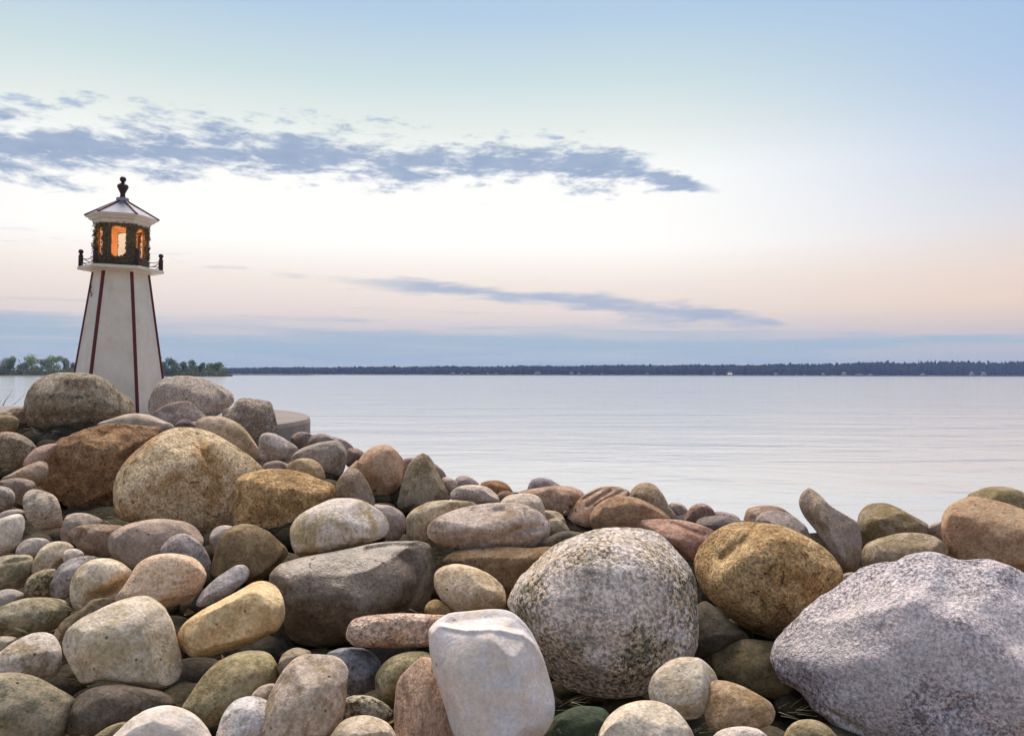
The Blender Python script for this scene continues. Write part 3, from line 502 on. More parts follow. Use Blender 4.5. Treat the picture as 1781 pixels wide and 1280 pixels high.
# stones half hidden behind nearer ones: their unseen lower part goes on to a full, resting shape
BURIED = set('S13 S14 S15 S17 S21b S22 S24 S25 S26 S27 S27b S29 S30 S34 S35 S36 S37 S38 S39 S43 S46 L8b S55b S57 S57b S63 S67 S70 S72 S76b S77 S92 S93b S99 S101 S42 S33'.split())
ICO = {}
def ico(n):
    if n not in ICO:
        bm = bmesh.new(); bmesh.ops.create_icosphere(bm, subdivisions=n, radius=1.0)
        bm.verts.ensure_lookup_table()
        v = np.array([q.co[:] for q in bm.verts]); f = np.array([[q.index for q in p.verts] for p in bm.faces]); bm.free()
        ICO[n] = (v, f)
    return ICO[n]
def fast_mesh(name, v, f):
    me = bpy.data.meshes.new(name); nv, nf = len(v), len(f)
    me.vertices.add(nv); me.vertices.foreach_set('co', np.ascontiguousarray(v, dtype=np.float32).ravel())
    me.loops.add(nf*3); me.loops.foreach_set('vertex_index', np.ascontiguousarray(f, dtype=np.int32).ravel())
    me.polygons.add(nf); me.polygons.foreach_set('loop_start', np.arange(0, nf*3, 3, dtype=np.int32))
    me.polygons.foreach_set('loop_total', np.full(nf, 3, dtype=np.int32))
    me.polygons.foreach_set('use_smooth', np.ones(nf, dtype=bool))
    me.update(calc_edges=True); me.validate()
    return me
def catmull(P, k=6):
    P = np.asarray(P, float); n = len(P); out = []
    for i in range(n):
        p0, p1, p2, p3 = P[i-1], P[i], P[(i+1) % n], P[(i+2) % n]
        for j in range(k):
            t = j/k
            out.append(0.5*((2*p1)+(-p0+p2)*t+(2*p0-5*p1+4*p2-p3)*t*t+(-p0+3*p1-3*p2+p3)*t**3))
    return np.array(out)
def seg_dist(Q, poly):
    """distance and signed side (positive above, in v) of points Q to an open polyline"""
    best = np.full(len(Q), 1e9); side = np.zeros(len(Q))
    for a, b in zip(poly[:-1], poly[1:]):
        d = b-a; L = max(1e-9, d@d); t = np.clip(((Q-a)@d)/L, 0, 1)
        w = Q-(a+t[:, None]*d); q = np.linalg.norm(w, axis=1); m = q < best
        best[m] = q[m]; side[m] = np.sign(w[m, 1])
    return best, side

stone_objs = {}
def make_stones():
    for idx, line in enumerate(l for l in STONES.strip().split('\n')):
        sid, depth, cspec, pts, name, label = line.split('|')
        c1, c2, kind = cspec.split('/')
        poly = np.array([[float(q) for q in p.split(',')] for p in pts.split()])
        x0, y0 = poly.min(axis=0); x1, y1 = poly.max(axis=0)
        if sid in BURIED:
            ym = y0+(y1-y0)*0.55; want = max(y1-y0, 0.72*(x1-x0)); k_ = (want-(ym-y0))/(y1-ym)
            poly[:, 1] = np.where(poly[:, 1] > ym, ym+(poly[:, 1]-ym)*k_, poly[:, 1]); y1 = poly[:, 1].max()
        # area centroid
        a = 0; cx = 0; cy = 0
        for (xa, ya), (xb, yb) in zip(poly, np.roll(poly, -1, axis=0)):
            cr = xa*yb-xb*ya; a += cr; cx += (xa+xb)*cr; cy += (ya+yb)*cr
        cx /= 3*a; cy /= 3*a
        D = float(depth) if depth else 1/((cy-650)/1117+0.172)
        c = at(cx, cy, D)
        n = (Vector((0, 0, EYE))-c).normalized()            # towards the viewer's side of the pile
        u = Vector((0, 0, 1)).cross(n).normalized(); v = n.cross(u)
        B = np.array([u, v, n])                               # rows
        def plane(P):
            out = []
            for x, y in P:
                r = ray(x, y); t = (c-Vector((0, 0, EYE))).dot(n)/r.dot(n)
                q = Vector((0, 0, EYE))+r*t-c; out.append((q.dot(u), q.dot(v)))
            return np.array(out)
        O = plane(catmull(poly))
        th = np.arctan2(O[:, 1], O[:, 0]); rr = np.hypot(O[:, 0], O[:, 1])
        tg = np.linspace(-math.pi, math.pi, 361); o = np.argsort(th)
        R = np.interp(tg, th[o], rr[o], period=2*math.pi)
        R[0] = R[-1] = (R[0]+R[-1])/2
        kern = np.array([1, 2, 3, 2, 1])/9.0 if 'f' not in kind else np.array([0, 1, 2, 1, 0])/4.0
        R = np.convolve(np.concatenate([R[-7:-1], R, R[1:7]]), kern, 'same')[6:-6]
        # best ellipse
        C2 = np.cov(O.T); ev, E = np.linalg.eigh(C2); ax = np.sqrt(2*ev)
        def rell(t):
            ca = np.cos(t)*E[0, 0]+np.sin(t)*E[1, 0]; cb = np.cos(t)*E[0, 1]+np.sin(t)*E[1, 1]
            return 1/np.sqrt((ca/ax[0])**2+(cb/ax[1])**2)
        size = math.sqrt(ax[0]*ax[1]); px = max(x1-x0, y1-y0)
        hd = min(size*0.95, ax[0]*1.25)
        lev = 7 if px > 230 else 6 if px > 95 else 5 if px > 28 else 4
        S, Fc = ico(lev)
        cc = S[:, 2]; t = np.arctan2(S[:, 1], S[:, 0])
        nn = 2.35 if 'f' in kind or 'a' in kind else 2.12
        plan = np.power(np.clip(1-np.abs(cc)**nn, 0, 1), 1/nn)
        bl = np.clip((np.abs(cc)-0.15)/0.85, 0, 1); bl = bl*bl*(3-2*bl)*0.85
        rad = (np.interp(t, tg, R)*(1-bl)+rell(t)*bl)*plan*0.985
        P = np.stack([np.cos(t)*rad, np.sin(t)*rad, cc*hd], axis=1)
        rng = np.random.default_rng(idx*31+5)
        # flattened faces (away from the outline) so no two stones share a profile
        ang = 'f' in kind or 'a' in kind
        for cq, fr in CUTS.get(sid, []):
            cq = np.array(cq)/np.linalg.norm(cq); d = P@cq; lim = d.max()*fr
            e = d.max()*(0.012 if ang else 0.11); t_ = d-lim
            P = P-(0.5*(t_+np.sqrt(t_*t_+e*e))*0.9)[:, None]*cq
        for _ in range(8 if ang else 6):
            cq = rng.normal(size=3); cq[2] = abs(cq[2])*0.9+0.35; cq /= np.linalg.norm(cq)
            d = P@cq; lim = d.max()*rng.uniform(0.76, 0.95)
            e = d.max()*(0.03 if ang else 0.08); t_ = d-lim
            P = P-(0.5*(t_+np.sqrt(t_*t_+e*e))*rng.uniform(0.45, 0.92))[:, None]*cq
        for _ in range(16):                                  # small chips and flats, crisp edged
            cq = rng.normal(size=3); cq[2] = abs(cq[2])*0.8+0.1; cq /= np.linalg.norm(cq)
            d = P@cq; lim = d.max()*rng.uniform(0.90, 0.985); e = d.max()*0.012; t_ = d-lim
            P = P-(0.5*(t_+np.sqrt(t_*t_+e*e))*0.9)[:, None]*cq
        amp = 0.018 if ang else 0.028
        wv = Waves(idx+11, [(2.0, amp), (4.5, amp*0.45), (10, amp*0.20)]+([(22, amp*0.14), (45, amp*0.07)] if kind[0] in 'gp' and lev > 5 else []))
        if ang:                                              # craggy broken surface
            rw = [Waves(idx+200+k_, [(fq, 1.0)], 5) for k_, fq in enumerate((5.5, 9.0, 15.0))]
            cr_ = sum(np.abs(w_(P/size))*a_ for w_, a_ in zip(rw, (0.030, 0.018, 0.010)))
            P = P*(1-cr_+0.03)[:, None]
        P = P*(1+wv(P/size)*0.9)[:, None]
        mpp = D/F                                            # metres per photograph pixel
        for pts_, wpx, dpx, gk in GROOVES.get(sid, []):
            pl = plane(np.array(pts_, float).reshape(-1, 2))
            dist, side = seg_dist(P[:, :2], pl)
            near = np.clip(P[:, 2]/hd*4+0.4, 0, 1); w = wpx*mpp; dp = dpx*mpp
            if gk == 'v': P[:, 2] -= near*dp*np.exp(-(dist/w)**2)
            else:
                s = np.clip(dist*side/w, -1, 1); s = (s+1)/2; s = s*s*(3-2*s)
                P[:, 2] -= near*dp*s*1.0
                P[:, 2] += near*dp*0.5*np.exp(-((dist*side+w*0.7)/w)**2)
        # bring the girth back to the measured outline after wear
        dist_c = (Vector((0, 0, EYE))-c).length
        tt = np.arctan2(P[:, 1], P[:, 0]); rr_ = np.hypot(P[:, 0], P[:, 1])*dist_c/(dist_c-P[:, 2]); nb = 72
        bi = ((tt+math.pi)/(2*math.pi)*nb).astype(int) % nb
        mx = np.zeros(nb); np.maximum.at(mx, bi, rr_)
        tb = (np.arange(nb)+0.5)/nb*2*math.pi-math.pi
        mx = np.where(mx > 0, mx, np.interp(tb, tg, R)); ratio = np.clip(np.interp(tb, tg, R)/mx, 0.85, 1.45)
        ratio = (np.roll(ratio, 1)+2*ratio+np.roll(ratio, -1))/4
        P[:, :2] *= np.interp(tt, tb, ratio, period=2*math.pi)[:, None]
        P[:, 2] = np.where(P[:, 2] < 0, P[:, 2]*0.8, P[:, 2])
        Wd = P@B
        o = bpy.data.objects.new(name, fast_mesh(name, Wd, Fc)); COL.objects.link(o); o.location = c
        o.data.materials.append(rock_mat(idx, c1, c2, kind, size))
        tag(o, label, {'pebble': 'pebble', 'stone': 'stone', 'rock': 'rock', 'boulder': 'boulder'}[name], 'stones of the shore rock pile')
        stone_objs[sid] = (o, c, size)
# ------------------------------------------------------------------ setting
def simple(name, c, rough=0.6, n_scale=20, var=0.12, bstr=0.2, bdist=0.003, hexcol=True, spec=0.4):
    m, g, b = new_mat(name); v = coords(g, (3.3, 1.7, 8.1))
    base = lin(c) if hexcol else c
    n = g.noise(v, n_scale, 5, 0.6)
    col = g.mix(1.0, base, g.ramp(n, [(0.3, 1-var), (0.7, 1+var)]), 'MULTIPLY')
    g.l.new(col, b.inputs['Base Color']); b.inputs['Roughness'].default_value = rough
    b.inputs['Specular IOR Level'].default_value = spec
    bump(g, b, n, bstr, bdist)
    return m

def water_mat():
    m, g, b = new_mat('lake_water')
    tc = g.new('ShaderNodeTexCoord')
    def mp(sx, sy, rot=0):
        q = g.new('ShaderNodeMapping'); g.l.new(tc.outputs['Object'], q.inputs[0])
        q.inputs['Scale'].default_value = (sx, sy, 1); q.inputs['Rotation'].default_value = (0, 0, math.radians(rot)); return q.outputs[0]
    r1 = g.noise(mp(1.3, 3.2, 10), 1.0, 4, 0.55, 0.6)
    r2 = g.noise(mp(0.16, 0.50, -7), 1.0, 4, 0.55, 0.8)
    r3 = g.noise(mp(2.4, 7.5, 12), 1.0, 3, 0.5, 0.3)
    calm = g.noise(mp(0.035, 0.09, 4), 1.0, 3, 0.5, 0.5)
    amp = g.ramp(calm, [(0.38, 0.25), (0.62, 1.0)])
    h = g.math('ADD', g.math('MULTIPLY', g.math('ADD', g.math('MULTIPLY', r1, 0.024), g.math('MULTIPLY', r3, 0.0035)), amp), g.math('MULTIPLY', r2, 0.075))
    bn = g.new('ShaderNodeBump'); g.put(bn.inputs['Height'], h); bn.inputs['Strength'].default_value = 1.0; bn.inputs['Distance'].default_value = 0.55
    b.inputs['Base Color'].default_value = (0.52, 0.53, 0.52, 1); b.inputs['Metallic'].default_value = 0.42
    b.inputs['Roughness'].default_value = 0.11; b.inputs['IOR'].default_value = 1.45
    b.inputs['Specular IOR Level'].default_value = 1.0
    g.l.new(bn.outputs[0], b.inputs['Normal'])
    return m
wat = link_mesh('lake_water', [(-2600, -6, 0), (2600, -6, 0), (2600, 2400, 0), (-2600, 2400, 0)], [(0, 1, 2, 3)], water_mat())
tag(wat, 'calm lake reflecting the pale dusk sky', kind='structure')

# slope of the rock bank: height of the stones' middles over the ground plan
def ridge(X):                                   # how far back the bank reaches before it drops to the lake
    return float(np.interp(X, [-6, -1.3, -0.9, -0.55, -0.38, -0.27, 0.2, 2.5], [5.6, 4.0, 3.45, 3.25, 3.15, 2.92, 2.86, 2.72]))
def bank(X, Y):
    a = float(np.interp(Y, [1.9, 2.6], [0.22, 0.045 if X < 0 else 0.035 if X < 0.5 else 0.105]))
    b = float(np.interp(Y, [1.9, 3.4, 4.3], [0.22, 0.20, 0.09]))
    k = float(np.interp(X, [-1.15, -0.75], [1, 0]))
    h = EYE-(0.798-0.137*Y)-(a*(1-k)+b*k)
    over = Y-ridge(X)
    if over > 0: h -= 0.75*over
    if Y < 1.0: h -= (1.0-Y)*0.1
    return max(h, -0.4)
def ground():
    m, g, b = new_mat('dark_soil'); v = coords(g, (1, 2, 3))
    n = g.noise(v, 40, 6, 0.65)
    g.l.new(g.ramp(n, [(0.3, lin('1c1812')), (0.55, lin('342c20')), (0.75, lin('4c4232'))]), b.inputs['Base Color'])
    b.inputs['Roughness'].default_value = 0.95; b.inputs['Specular IOR Level'].default_value = 0.05; bump(g, b, n, 1.0, 0.03)
    xs = np.linspace(-7, 4.5, 93); ys = np.linspace(-1.5, 7.5, 73); wv = Waves(3, [(5, 0.012), (14, 0.008)])
    P = np.array([(x, y, bank(x, y)) for y in ys for x in xs]); P[:, 2] += wv(P)
    nx = len(xs); f = [(j*nx+i, j*nx+i+1, (j+1)*nx+i+1, (j+1)*nx+i) for j in range(len(ys)-1) for i in range(nx-1)]
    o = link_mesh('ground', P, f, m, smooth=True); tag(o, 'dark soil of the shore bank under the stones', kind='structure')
ground()

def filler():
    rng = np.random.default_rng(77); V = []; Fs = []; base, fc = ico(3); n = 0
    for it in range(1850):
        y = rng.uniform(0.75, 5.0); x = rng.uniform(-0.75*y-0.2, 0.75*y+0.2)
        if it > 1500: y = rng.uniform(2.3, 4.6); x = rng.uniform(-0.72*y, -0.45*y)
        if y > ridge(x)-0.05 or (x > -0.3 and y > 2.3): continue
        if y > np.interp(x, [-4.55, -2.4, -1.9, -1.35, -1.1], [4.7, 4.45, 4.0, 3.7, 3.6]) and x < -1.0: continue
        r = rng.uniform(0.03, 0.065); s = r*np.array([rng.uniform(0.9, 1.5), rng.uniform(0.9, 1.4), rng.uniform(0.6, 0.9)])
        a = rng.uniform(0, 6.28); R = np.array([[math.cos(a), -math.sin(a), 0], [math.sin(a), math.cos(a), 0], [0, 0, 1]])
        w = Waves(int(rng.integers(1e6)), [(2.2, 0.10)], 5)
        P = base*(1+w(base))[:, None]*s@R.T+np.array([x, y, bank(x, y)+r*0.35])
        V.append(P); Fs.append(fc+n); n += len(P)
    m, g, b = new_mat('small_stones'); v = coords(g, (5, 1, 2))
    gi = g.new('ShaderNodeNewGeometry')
    col = g.ramp(gi.outputs['Random Per Island'], [(0, lin('3d3528')), (0.3, lin('564a36')), (0.6, lin('4a4238')), (0.8, lin('645842')), (1, lin('403e2e'))])  # colours kept dark to put the deep shade of the gaps into the stones
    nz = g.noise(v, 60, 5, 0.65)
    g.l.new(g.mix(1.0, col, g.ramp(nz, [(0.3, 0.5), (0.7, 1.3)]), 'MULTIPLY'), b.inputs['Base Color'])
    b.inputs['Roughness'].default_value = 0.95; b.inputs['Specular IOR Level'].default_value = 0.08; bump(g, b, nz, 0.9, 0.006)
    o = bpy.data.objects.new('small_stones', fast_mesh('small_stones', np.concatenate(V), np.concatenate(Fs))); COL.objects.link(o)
    o.data.materials.append(m); tag(o, 'small stones filling the gaps between the boulders, coloured dark for the shade there', kind='stuff')
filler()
def bank_beyond():          # the bank goes on past the picture's edges
    rng = np.random.default_rng(404); V = []; Fs = []; base, fc = ico(4); n = 0; placed = []
    for _ in range(4000):
        y = rng.uniform(-0.6, 4.2); x = rng.uniform(-4.5, 4.2); r = rng.uniform(0.06, 0.17)
        if y > ridge(x)+0.5: continue
        if y > 0.3 and abs(x) < 0.66*y+0.12+r*1.3 and y > 1.05+r: continue       # the built stones lie here
        if abs(x) < 0.6 and y < 1.0: continue                                    # where the viewer stands
        if any(math.hypot(x-a, y-b_) < (r+c_)*0.92 for a, b_, c_ in placed): continue
        placed.append((x, y, r))
        s = r*np.array([rng.uniform(0.95, 1.35), rng.uniform(0.95, 1.35), rng.uniform(0.62, 0.9)])
        a = rng.uniform(0, 6.28); R = np.array([[math.cos(a), -math.sin(a), 0], [math.sin(a), math.cos(a), 0], [0, 0, 1]])
        w = Waves(int(rng.integers(1e6)), [(2.0, 0.09), (4.5, 0.035)], 6); P = base*(1+w(base))[:, None]*s
        for _k in range(6):
            cq = rng.normal(size=3); cq /= np.linalg.norm(cq); d = P@cq; P = P-(np.maximum(0, d-d.max()*rng.uniform(0.78, 0.95))*0.8)[:, None]*cq
        P = P@R.T+np.array([x, y, bank(x, y)+r*0.45]); V.append(P); Fs.append(fc+n); n += len(P)
    m, g, b = new_mat('bank_stones'); v = coords(g, (8, 3, 1)); gi = g.new('ShaderNodeNewGeometry')
    col = g.ramp(gi.outputs['Random Per Island'], [(i/7, stone_colour(c)) for i, c in enumerate(('a08a62', '8f8475', 'b0a690', '87744e', '9a938c', '948a68', 'a58a6c', '8a8068'))], 'CONSTANT')
    nz = g.noise(v, 110, 4, 0.72); n2 = g.noise(v, 14, 4, 0.65)
    col = g.mix(1.0, col, g.ramp(nz, [(0.32, 0.6), (0.68, 1.28)]), 'MULTIPLY'); col = g.mix(1.0, col, g.ramp(n2, [(0.3, 0.75), (0.7, 1.15)]), 'MULTIPLY')
    g.l.new(col, b.inputs['Base Color']); b.inputs['Roughness'].default_value = 0.86; b.inputs['Specular IOR Level'].default_value = 0.2; bump(g, b, nz, 0.8, 0.006)
    o = bpy.data.objects.new('bank_stones', fast_mesh('bank_stones', np.concatenate(V), np.concatenate(Fs))); COL.objects.link(o)
    o.data.materials.append(m); tag(o, 'stones of the bank carrying on beyond the picture edges', kind='stuff')
bank_beyond()

# ------------------------------------------------------------------ concrete platform
PC = (-2.893, 4.165); PR = 1.8; PTOP = EYE-0.237
def platform():
    m, g, b = new_mat('weathered_concrete'); v = coords(g, (2, 4, 6))
    n = g.noise(v, 7, 6, 0.65); n2 = g.noise(v, 70, 4, 0.6)
    col = g.ramp(n, [(0.3, lin('72645a')), (0.5, lin('837368')), (0.7, lin('918072'))])
    col = g.mix(1.0, col, g.ramp(n2, [(0.3, 0.85), (0.7, 1.08)]), 'MULTIPLY')
    g.l.new(col, b.inputs['Base Color']); b.inputs['Roughness'].default_value = 0.85; bump(g, b, n2, 0.4, 0.004)
    front = [(-1.12, 3.70), (-1.35, 3.78), (-1.9, 4.08), (-2.4, 4.5), (-4.55, 4.75)]     # inner edge, where the bank is piled against it
    def angle(p): return math.atan2(p[1]-PC[1], p[0]-PC[0])
    a0 = angle(front[0]); a1 = angle(front[-1])
    rim = [(PC[0]+PR*math.cos(a0+(a1-a0)*i/90), PC[1]+PR*math.sin(a0+(a1-a0)*i/90)) for i in range(91)]
    out = rim+front[::-1][1:-1]; wv = Waves(9, [(6, 0.004), (20, 0.002)])
    cx, cy = -2.5, 5.0; N = len(out); V = []; Fc = []
    for inset, z in ((0.03, 0.0), (0.008, -0.006), (0.0, -0.025), (0.0, -0.5), (-0.02, -1.4)):
        for x, y in out:
            L = math.hypot(x-cx, y-cy); k = 1-inset/L; V.append(((x-cx)*k+cx-PC[0], (y-cy)*k+cy-PC[1], z))
    V = np.array(V); V[:, :2] += wv(V)[:, None]
    Fc.append(tuple(range(N)))
    for k in range(4):
        for i in range(N): j = (i+1) % N; Fc.append((k*N+i, (k+1)*N+i, (k+1)*N+j, k*N+j))
    o = link_mesh('concrete_platform', V, Fc, m, loc=(PC[0], PC[1], PTOP))
    tag(o, 'round grey concrete platform under the lighthouse, its rim showing at right', 'platform')
platform()

make_stones()

# ------------------------------------------------------------------ lighthouse
def lighthouse():
    base = at(206.0, 716.0, 5.0); base.z = PTOP
    d = Vector((base.x, base.y, 0)).normalized(); r = Vector((d.y, -d.x, 0))     # away from / to the right of the viewer
    root = empty('lighthouse', base)
    tag(root, 'small white hexagonal garden lighthouse with dark red trim and lit lantern', 'lighthouse')
    EPS = -8.0
    lean = math.radians(0.9)
    # own axes: x to the right, y away, z up; whole thing leans a little to the right
    M = Matrix((r, d, Vector((0, 0, 1)))).transposed()
    root.rotation_euler = (M @ Matrix.Rotation(lean, 3, 'Y')).to_euler()
    K = 0.003571
    def zy(y): return (716-y)*K
    def ang(k): return math.radians(-90+EPS+60*k)
    def cor(k, R, z): a = ang(k); return Vector((R*math.sin(a), -R*math.cos(a), z))
    white, g, b = new_mat('white_paint'); v = coords(g, (1, 5, 2))
    n = g.noise(v, 9, 6, 0.65); n2 = g.noise(v, 120, 3, 0.6)
    st = g.noise(coords(g, (4, 4, 1), (9, 9, 0.8)), 2.0, 4, 0.6)
    col = g.ramp(n, [(0.25, lin('cdbeab')), (0.5, lin('dccdb9')), (0.75, lin('e3d7c6'))])
    col = g.mix(g.math('MULTIPLY', g.sstep(st, 0.60, 0.78), 0.35), col, lin('9a8c74'))
    col = g.mix(1.0, col, g.ramp(n2, [(0.3, 0.93), (0.7, 1.03)]), 'MULTIPLY')
    g.l.new(col, b.inputs['Base Color']); b.inputs['Roughness'].default_value = 0.6; bump(g, b, n2, 0.25, 0.002)
    red = simple('dark_red_paint', '5c171b', 0.5, 40, 0.25)
    dark = simple('dark_finial_paint', '3a1c20', 0.5, 40, 0.25)
    roofm = simple('roof_paint', '8d848c', 0.6, 14, 0.08)
    cobm = simple('cobweb_dirt', '77684c', 0.95, 60, 0.5, 0.8, 0.006)
    wood = simple('lantern_wood', '75664c', 0.9, 50, 0.35, 0.8, 0.006)
    inner = simple('lantern_inside_paint', 'd8cdbb', 0.7, 30, 0.08)
    metal = simple('chain_metal', '3a3230', 0.5, 90, 0.3)
    def poly(name, V, Fc, mat, par=root, smooth=False): return link_mesh(name, V, Fc, mat, par, smooth)
    def hexring(profile, name, mat, par=root, close_top=True, close_bot=True):
        V = []; Fc = []
        for R, z in profile:
            for k in range(6): V.append(cor(k, R, z))
        for j in range(len(profile)-1):
            for k in range(6):
                a = j*6+k; bq = j*6+(k+1) % 6; Fc.append((a, bq, bq+6, a+6))
        if close_bot: Fc.append(tuple(range(5, -1, -1)))
        if close_top: Fc.append(tuple(range((len(profile)-1)*6, len(profile)*6)))
        return poly(name, V, Fc, mat, par)
    def slab(name, quad, thick, mat, par=root):
        """a board: quad (4 corners, outward order) pushed inward"""
        nrm = (quad[1]-quad[0]).cross(quad[3]-quad[0]).normalized()
        V = [q for q in quad]+[q-nrm*thick for q in quad]
        Fc = [(0, 1, 2, 3), (7, 6, 5, 4), (0, 4, 5, 1), (1, 5, 6, 2), (2, 6, 7, 3), (3, 7, 4, 0)]
        return poly(name, V, Fc, mat, par)
    zb, zt = -0.0, zy(474)
    Rb, Rt = 0.281, 0.158
    for k in range(6):
        slab('tower_panel', [cor(k, Rb, zb), cor(k+1, Rb, zb), cor(k+1, Rt, zt), cor(k, Rt, zt)], 0.012, white)
    for k in range(6):                           # corner trims, proud of the panels
        a0, a1 = cor(k, Rb+0.006, zb), cor(k, Rt+0.006, zt)
        out = Vector((math.sin(ang(k)), -math.cos(ang(k)), 0)); side = Vector((-out.y, out.x, 0))
        w = 0.0105
        V = []
        for p in (a0, a1):
            V += [p-side*w-out*0.012, p-side*w*0.55, p+side*w*0.55, p+side*w-out*0.012]
        Fc = [(0, 1, 5, 4), (1, 2, 6, 5), (2, 3, 7, 6), (3, 0, 4, 7), (3, 2, 1, 0), (4, 5, 6, 7)]
        poly('corner_trim', V, Fc, red)
    deck_b, deck_t = zy(472.5), zy(467)
    dk = hexring([(0.17, deck_b-0.012), (0.175, deck_b), (0.240, deck_b), (0.246, deck_b+0.004), (0.246, deck_t-0.004), (0.242, deck_t), (0.10, deck_t)], 'gallery_deck', white)
    # posts with ball tops and rope-like chains
    def lathe(profile, name, mat, loc, par=root, N=20):
        V = []; Fc = []
        for R, z in profile:
            for i in range(N):
                a = 2*math.pi*i/N; V.append((R*math.cos(a)+loc[0], R*math.sin(a)+loc[1], z+loc[2]))
        for j in range(len(profile)-1):
            for i in range(N):
                a = j*N+i; bq = j*N+(i+1) % N; Fc.append((a, bq, bq+N, a+N))
        Fc.append(tuple(range(N-1, -1, -1))); Fc.append(tuple(range((len(profile)-1)*N, len(profile)*N)))
        return poly(name, V, Fc, mat, par, True)
    def ballp(r0, z0, n=7): return [(max(0.0008, r0*math.cos(t)), z0+r0*math.sin(t)) for t in np.linspace(-1.1, math.pi/2, n)]
    pp = []
    for k in range(6):
        c = cor(k, 0.226, deck_t)
        pr = [(0.0135, 0), (0.0135, 0.068), (0.0095, 0.073), (0.0090, 0.079)]+ballp(0.0150, 0.092)
        lathe(pr, 'gallery_post', dark, c); pp.append(c)
    def tube(name, pts, rad, mat, par=root, N=6):
        V = []; Fc = []
        for i, p in enumerate(pts):
            t = (pts[min(i+1, len(pts)-1)]-pts[max(i-1, 0)]).normalized()
            a = t.cross(Vector((0, 0, 1)));
            if a.length < 1e-4: a = Vector((1, 0, 0))
            a.normalize(); bb = t.cross(a)
            for q in range(N):
                th = 2*math.pi*q/N; V.append(p+(a*math.cos(th)+bb*math.sin(th))*rad)
        for i in range(len(pts)-1):
            for q in range(N):
                x = i*N+q; y = i*N+(q+1) % N; Fc.append((x, y, y+N, x+N))
        return poly(name, V, Fc, mat, par, True)
    for k in range(6):
        A, Bq = pp[k], pp[(k+1) % 6]
        for hgt, sag in ((0.060, 0.024), (0.032, 0.020)):
            pts = []
            for i in range(15):
                t = i/14; p = A.lerp(Bq, t); p.z += hgt-sag*4*t*(1-t); pts.append(p)
            tube('chain', pts, 0.0026, metal)
    # lantern: six frames with openings, a pane in each
    l0, l1 = deck_t, zy(391); RL = 0.150
    glass, g, b = new_mat('lantern_glass')
    b.inputs['Base Color'].default_value = (0.97, 0.83, 0.68, 1); b.inputs['Roughness'].default_value = 0.12
    b.inputs['Transmission Weight'].default_value = 1.0; b.inputs['IOR'].default_value = 1.02
    rng = random.Random(5)
    for k in range(6):
        p0, p1 = cor(k, RL, 0), cor(k+1, RL, 0); ex = (p1-p0); Lw = ex.length; ex.normalize()
        nrm = Vector((ex.y, -ex.x, 0));
        if nrm.dot(p0) < 0: nrm = -nrm
        hw = Lw*0.272; zlo, zhi = l0+0.060, l1-0.028
        # rounded opening outline and outer rectangle, bridged
        N = 40; inn = []; outp = []
        cz = (zlo+zhi)/2; hh = (zhi-zlo)/2
        for i in range(N):
            a = 2*math.pi*(i+0.5)/N; ca, sa = math.cos(a), math.sin(a); e = 0.2
            inn.append((hw*math.copysign(abs(ca)**e, ca), cz+hh*math.copysign(abs(sa)**e, sa)))
            q = max(abs(ca)/(Lw/2), abs(sa)/((l1-l0)/2)); outp.append((ca/q, (l0+l1)/2+sa/q))
        V = []; mid = (p0+p1)/2
        def P3(uv, off): return mid+ex*uv[0]+Vector((0, 0, uv[1]))+nrm*off
        for off in (0.0, -0.016):
            V += [P3(q, off) for q in outp]+[P3(q, off) for q in inn]
        Fc = []
        for i in range(N):
            j = (i+1) % N
            Fc += [(i, j, N+j, N+i), (2*N+j, 2*N+i, 3*N+i, 3*N+j), (N+i, N+j, 3*N+j, 3*N+i)]
        fr = poly('lantern_wall', V, Fc, wood)
        ins = poly('inner_lining', [P3(q, -0.0175) for q in outp]+[P3(q, -0.0175) for q in inn], [(j, i, N+i, N+j) for i in range(N) for j in [(i+1) % N]], inner, fr)
        poly('window_pane', [P3((-hw-.006, zlo-.006), -0.008), P3((hw+.006, zlo-.006), -0.008), P3((hw+.006, zhi+.006), -0.008), P3((-hw-.006, zhi+.006), -0.008),
                             P3((-hw-.006, zlo-.006), -0.011), P3((hw+.006, zlo-.006), -0.011), P3((hw+.006, zhi+.006), -0.011), P3((-hw-.006, zhi+.006), -0.011)],
             [(0, 1, 2, 3), (7, 6, 5, 4), (0, 4, 5, 1), (1, 5, 6, 2), (2, 6, 7, 3), (3, 7, 4, 0)], glass)
        # shaggy cobwebs and insect dirt all over the frame
        V = []; Fc = []
        for _ in range(1300):
            a = rng.uniform(-Lw/2-0.004, Lw/2+0.004); z = rng.uniform(l0+0.002, l1)
            inside = (abs(a)/hw)**4+(abs(z-cz)/hh)**4
            if inside < 1.04: continue
            s = rng.uniform(0.002, 0.0055); off = rng.uniform(-0.001, 0.010)*(2.2 if rng.random() < 0.12 else 1)
            c = P3((a, z), off); n0 = len(V)
            for _q in range(4): V.append(c+Vector((rng.gauss(0, 1), rng.gauss(0, 1), rng.gauss(0, 1.3)))*s)
            Fc += [(n0, n0+1, n0+2), (n0, n0+2, n0+3), (n0, n0+3, n0+1), (n0+1, n0+3, n0+2)]
        cw = poly('cobweb', V, Fc, cobm, fr); cw['kind'] = 'stuff'
    hexring([(0.145, l0+0.002), (0.145, l0+0.010)], 'lantern_floor', inner)
    hexring([(0.150, l1-0.012), (0.150, l1-0.004)], 'lantern_ceiling', inner)
    # cornice, roof panels, hip strips
    zc0, ze = zy(391), zy(380)
    hexring([(0.158, zc0-0.010), (0.162, zc0-0.002), (0.168, zc0+0.012), (0.186, zc0+0.020), (0.190, zc0+0.026), (0.1905, ze-0.010), (0.205, ze-0.006), (0.209, ze+0.003), (0.195, ze+0.004)], 'cornice', white)
    zap = zy(350)
